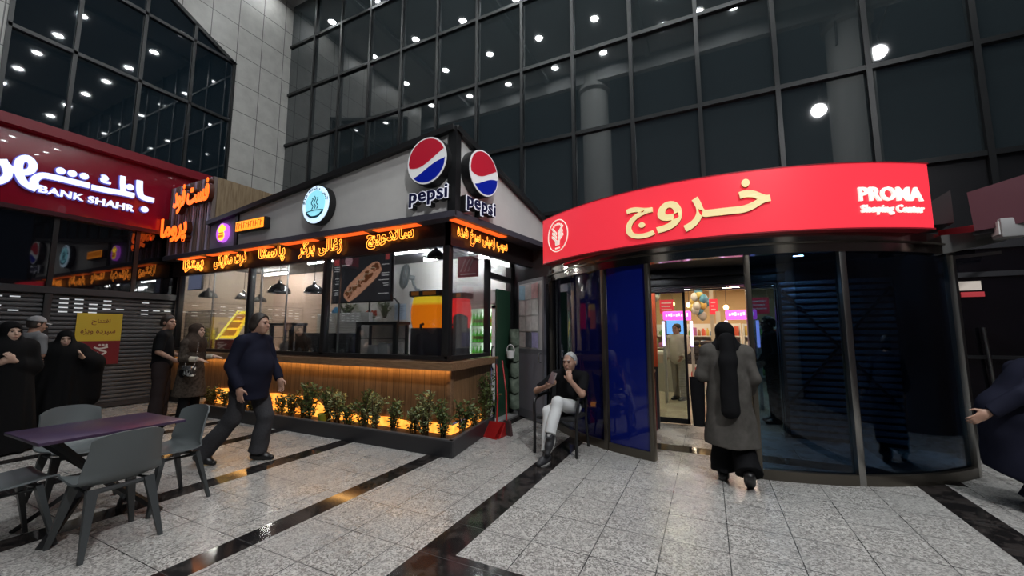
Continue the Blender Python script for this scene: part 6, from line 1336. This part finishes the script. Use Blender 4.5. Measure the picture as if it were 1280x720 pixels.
F.trousers(C_blk, .03, .05, .006); F.shoe('r', (.1, .75, -.55), (0, .55, .8), SH); F.shoe('l', (0, 1, 0), (0, 0, 1), SH); scarf(F, C_blk, 0, .12); sdf_obj('scarf_tail', [dict(p=[cap((0, -.10, 1.42), (-.01, -.185, 1.2), .075, .075, .05), cap((-.01, -.185, 1.2), (-.02, -.255, .74), .075, .085, .05)], d=wr(.005))], .009, C_blk, F.root)
bag = thing('shoulder_bag', 'long black bag hanging on the left arm of the woman in the grey coat', 'bag', (-.13, 4.74, .5))
MB().grid(lambda u, v: (-.13 + .075 * math.cos(2 * PI * u) * (.75 + .25 * v), 4.72 + .05 * math.sin(2 * PI * u), .52 + .50 * v), 20, 8).build('bag_body', C_blk, bag)
MB().tube([(-.13, 4.68, 1.0), (-.12, 4.70, 1.12), (-.10, 4.74, 1.16), (-.12, 4.79, 1.1), (-.13, 4.77, 1.0)], .012, 6).build('strap', SH, bag)
# ---- 9 person at the right edge
J = dict(pel=(0, -.12, .80), chest=(0, .02, 1.06), neck=(0, .10, 1.22), head=(0, .20, 1.33), sr=(.185, .06, 1.16), sl=(-.185, .06, 1.16), er=(.27, -.14, .98), wr=(.24, -.34, .82), el=(-.26, .10, .92), wl=(-.2, .32, .80), kr=(.1, .12, .46), ar=(.1, -.08, .09), kl=(-.1, .20, .46), al=(-.1, .22, .09))
F = Fig('person in dark navy clothes stooping forward, cut off by the right edge', (2.44, 5.12, 0), math.radians(-90), J, bw=1.15, res=.0095, headR=rotx(-.4))
F.body([(F.J['wr'], (0, -.8, -.6), (-1, 0, 0), (0, -.4, .8), .35), (F.J['wl'], (0, .8, -.6), (1, 0, 0), (0, .6, .8), .35)]); F.brows(H_dark)
F.shirt('jacket', C_navy, .03, -.50, .98, .006, 1., extra=[cap((0, -.12, .8), (0, -.06, .32), .19, .24, .06)]); F.trousers(C_navy, .03, .03); F.shoe('r', (0, 1, 0), (0, 0, 1), SH); F.shoe('l', (0, 1, 0), (0, 0, 1), SH); F.hair(H_dark, .014)
# ---- 10, 11 inside the shop
J = dict(pel=(0, 0, .95), chest=(0, .0, 1.29), neck=(0, .01, 1.49), head=(0, .04, 1.64), sr=(.19, 0, 1.43), sl=(-.19, 0, 1.43), er=(.24, .0, 1.15), wr=(.20, .16, .95), el=(-.24, .0, 1.15), wl=(-.2, .18, 1.0), kr=(.1, .0, .50), ar=(.1, -.02, .09), kl=(-.1, .03, .50), al=(-.1, .0, .09))
F = Fig('person in dark suit standing just inside, behind the tinted pane edge', (.95, 8.0, 0), math.radians(100), J, res=.011)
F.body([(F.J['wr'], (0, .7, -.6), (-1, 0, 0), (0, .6, .8), .35), (F.J['wl'], (0, .7, -.6), (1, 0, 0), (0, .6, .8), .35)]); F.brows(H_dark); F.shirt('jacket', C_blk, .025, -.12, .98); F.trousers(C_blk, .018, .016); F.shoe('r', (0, 1, 0), (0, 0, 1), SH); F.shoe('l', (0, 1, 0), (0, 0, 1), SH); F.hair(H_dark, .012)
F = Fig('person in pale clothes standing near the left arch gate inside the shop', (-.62, 9.75, 0), math.radians(150), {k: tuple(A3(v) * .95) for k, v in J.items()}, res=.011)
F.body([(F.J['wr'], (0, .7, -.6), (-1, 0, 0), (0, .6, .8), .35), (F.J['wl'], (0, .7, -.6), (1, 0, 0), (0, .6, .8), .35)]); F.brows(H_dark); F.shirt('shirt', mat('pale_cloth', (.5, .48, .42), .85), .025, -.12, .98); F.trousers(mat('khaki_cloth', (.28, .26, .22), .85), .018, .016); F.shoe('r', (0, 1, 0), (0, 0, 1), SH); F.shoe('l', (0, 1, 0), (0, 0, 1), SH); F.hair(H_dark, .012)
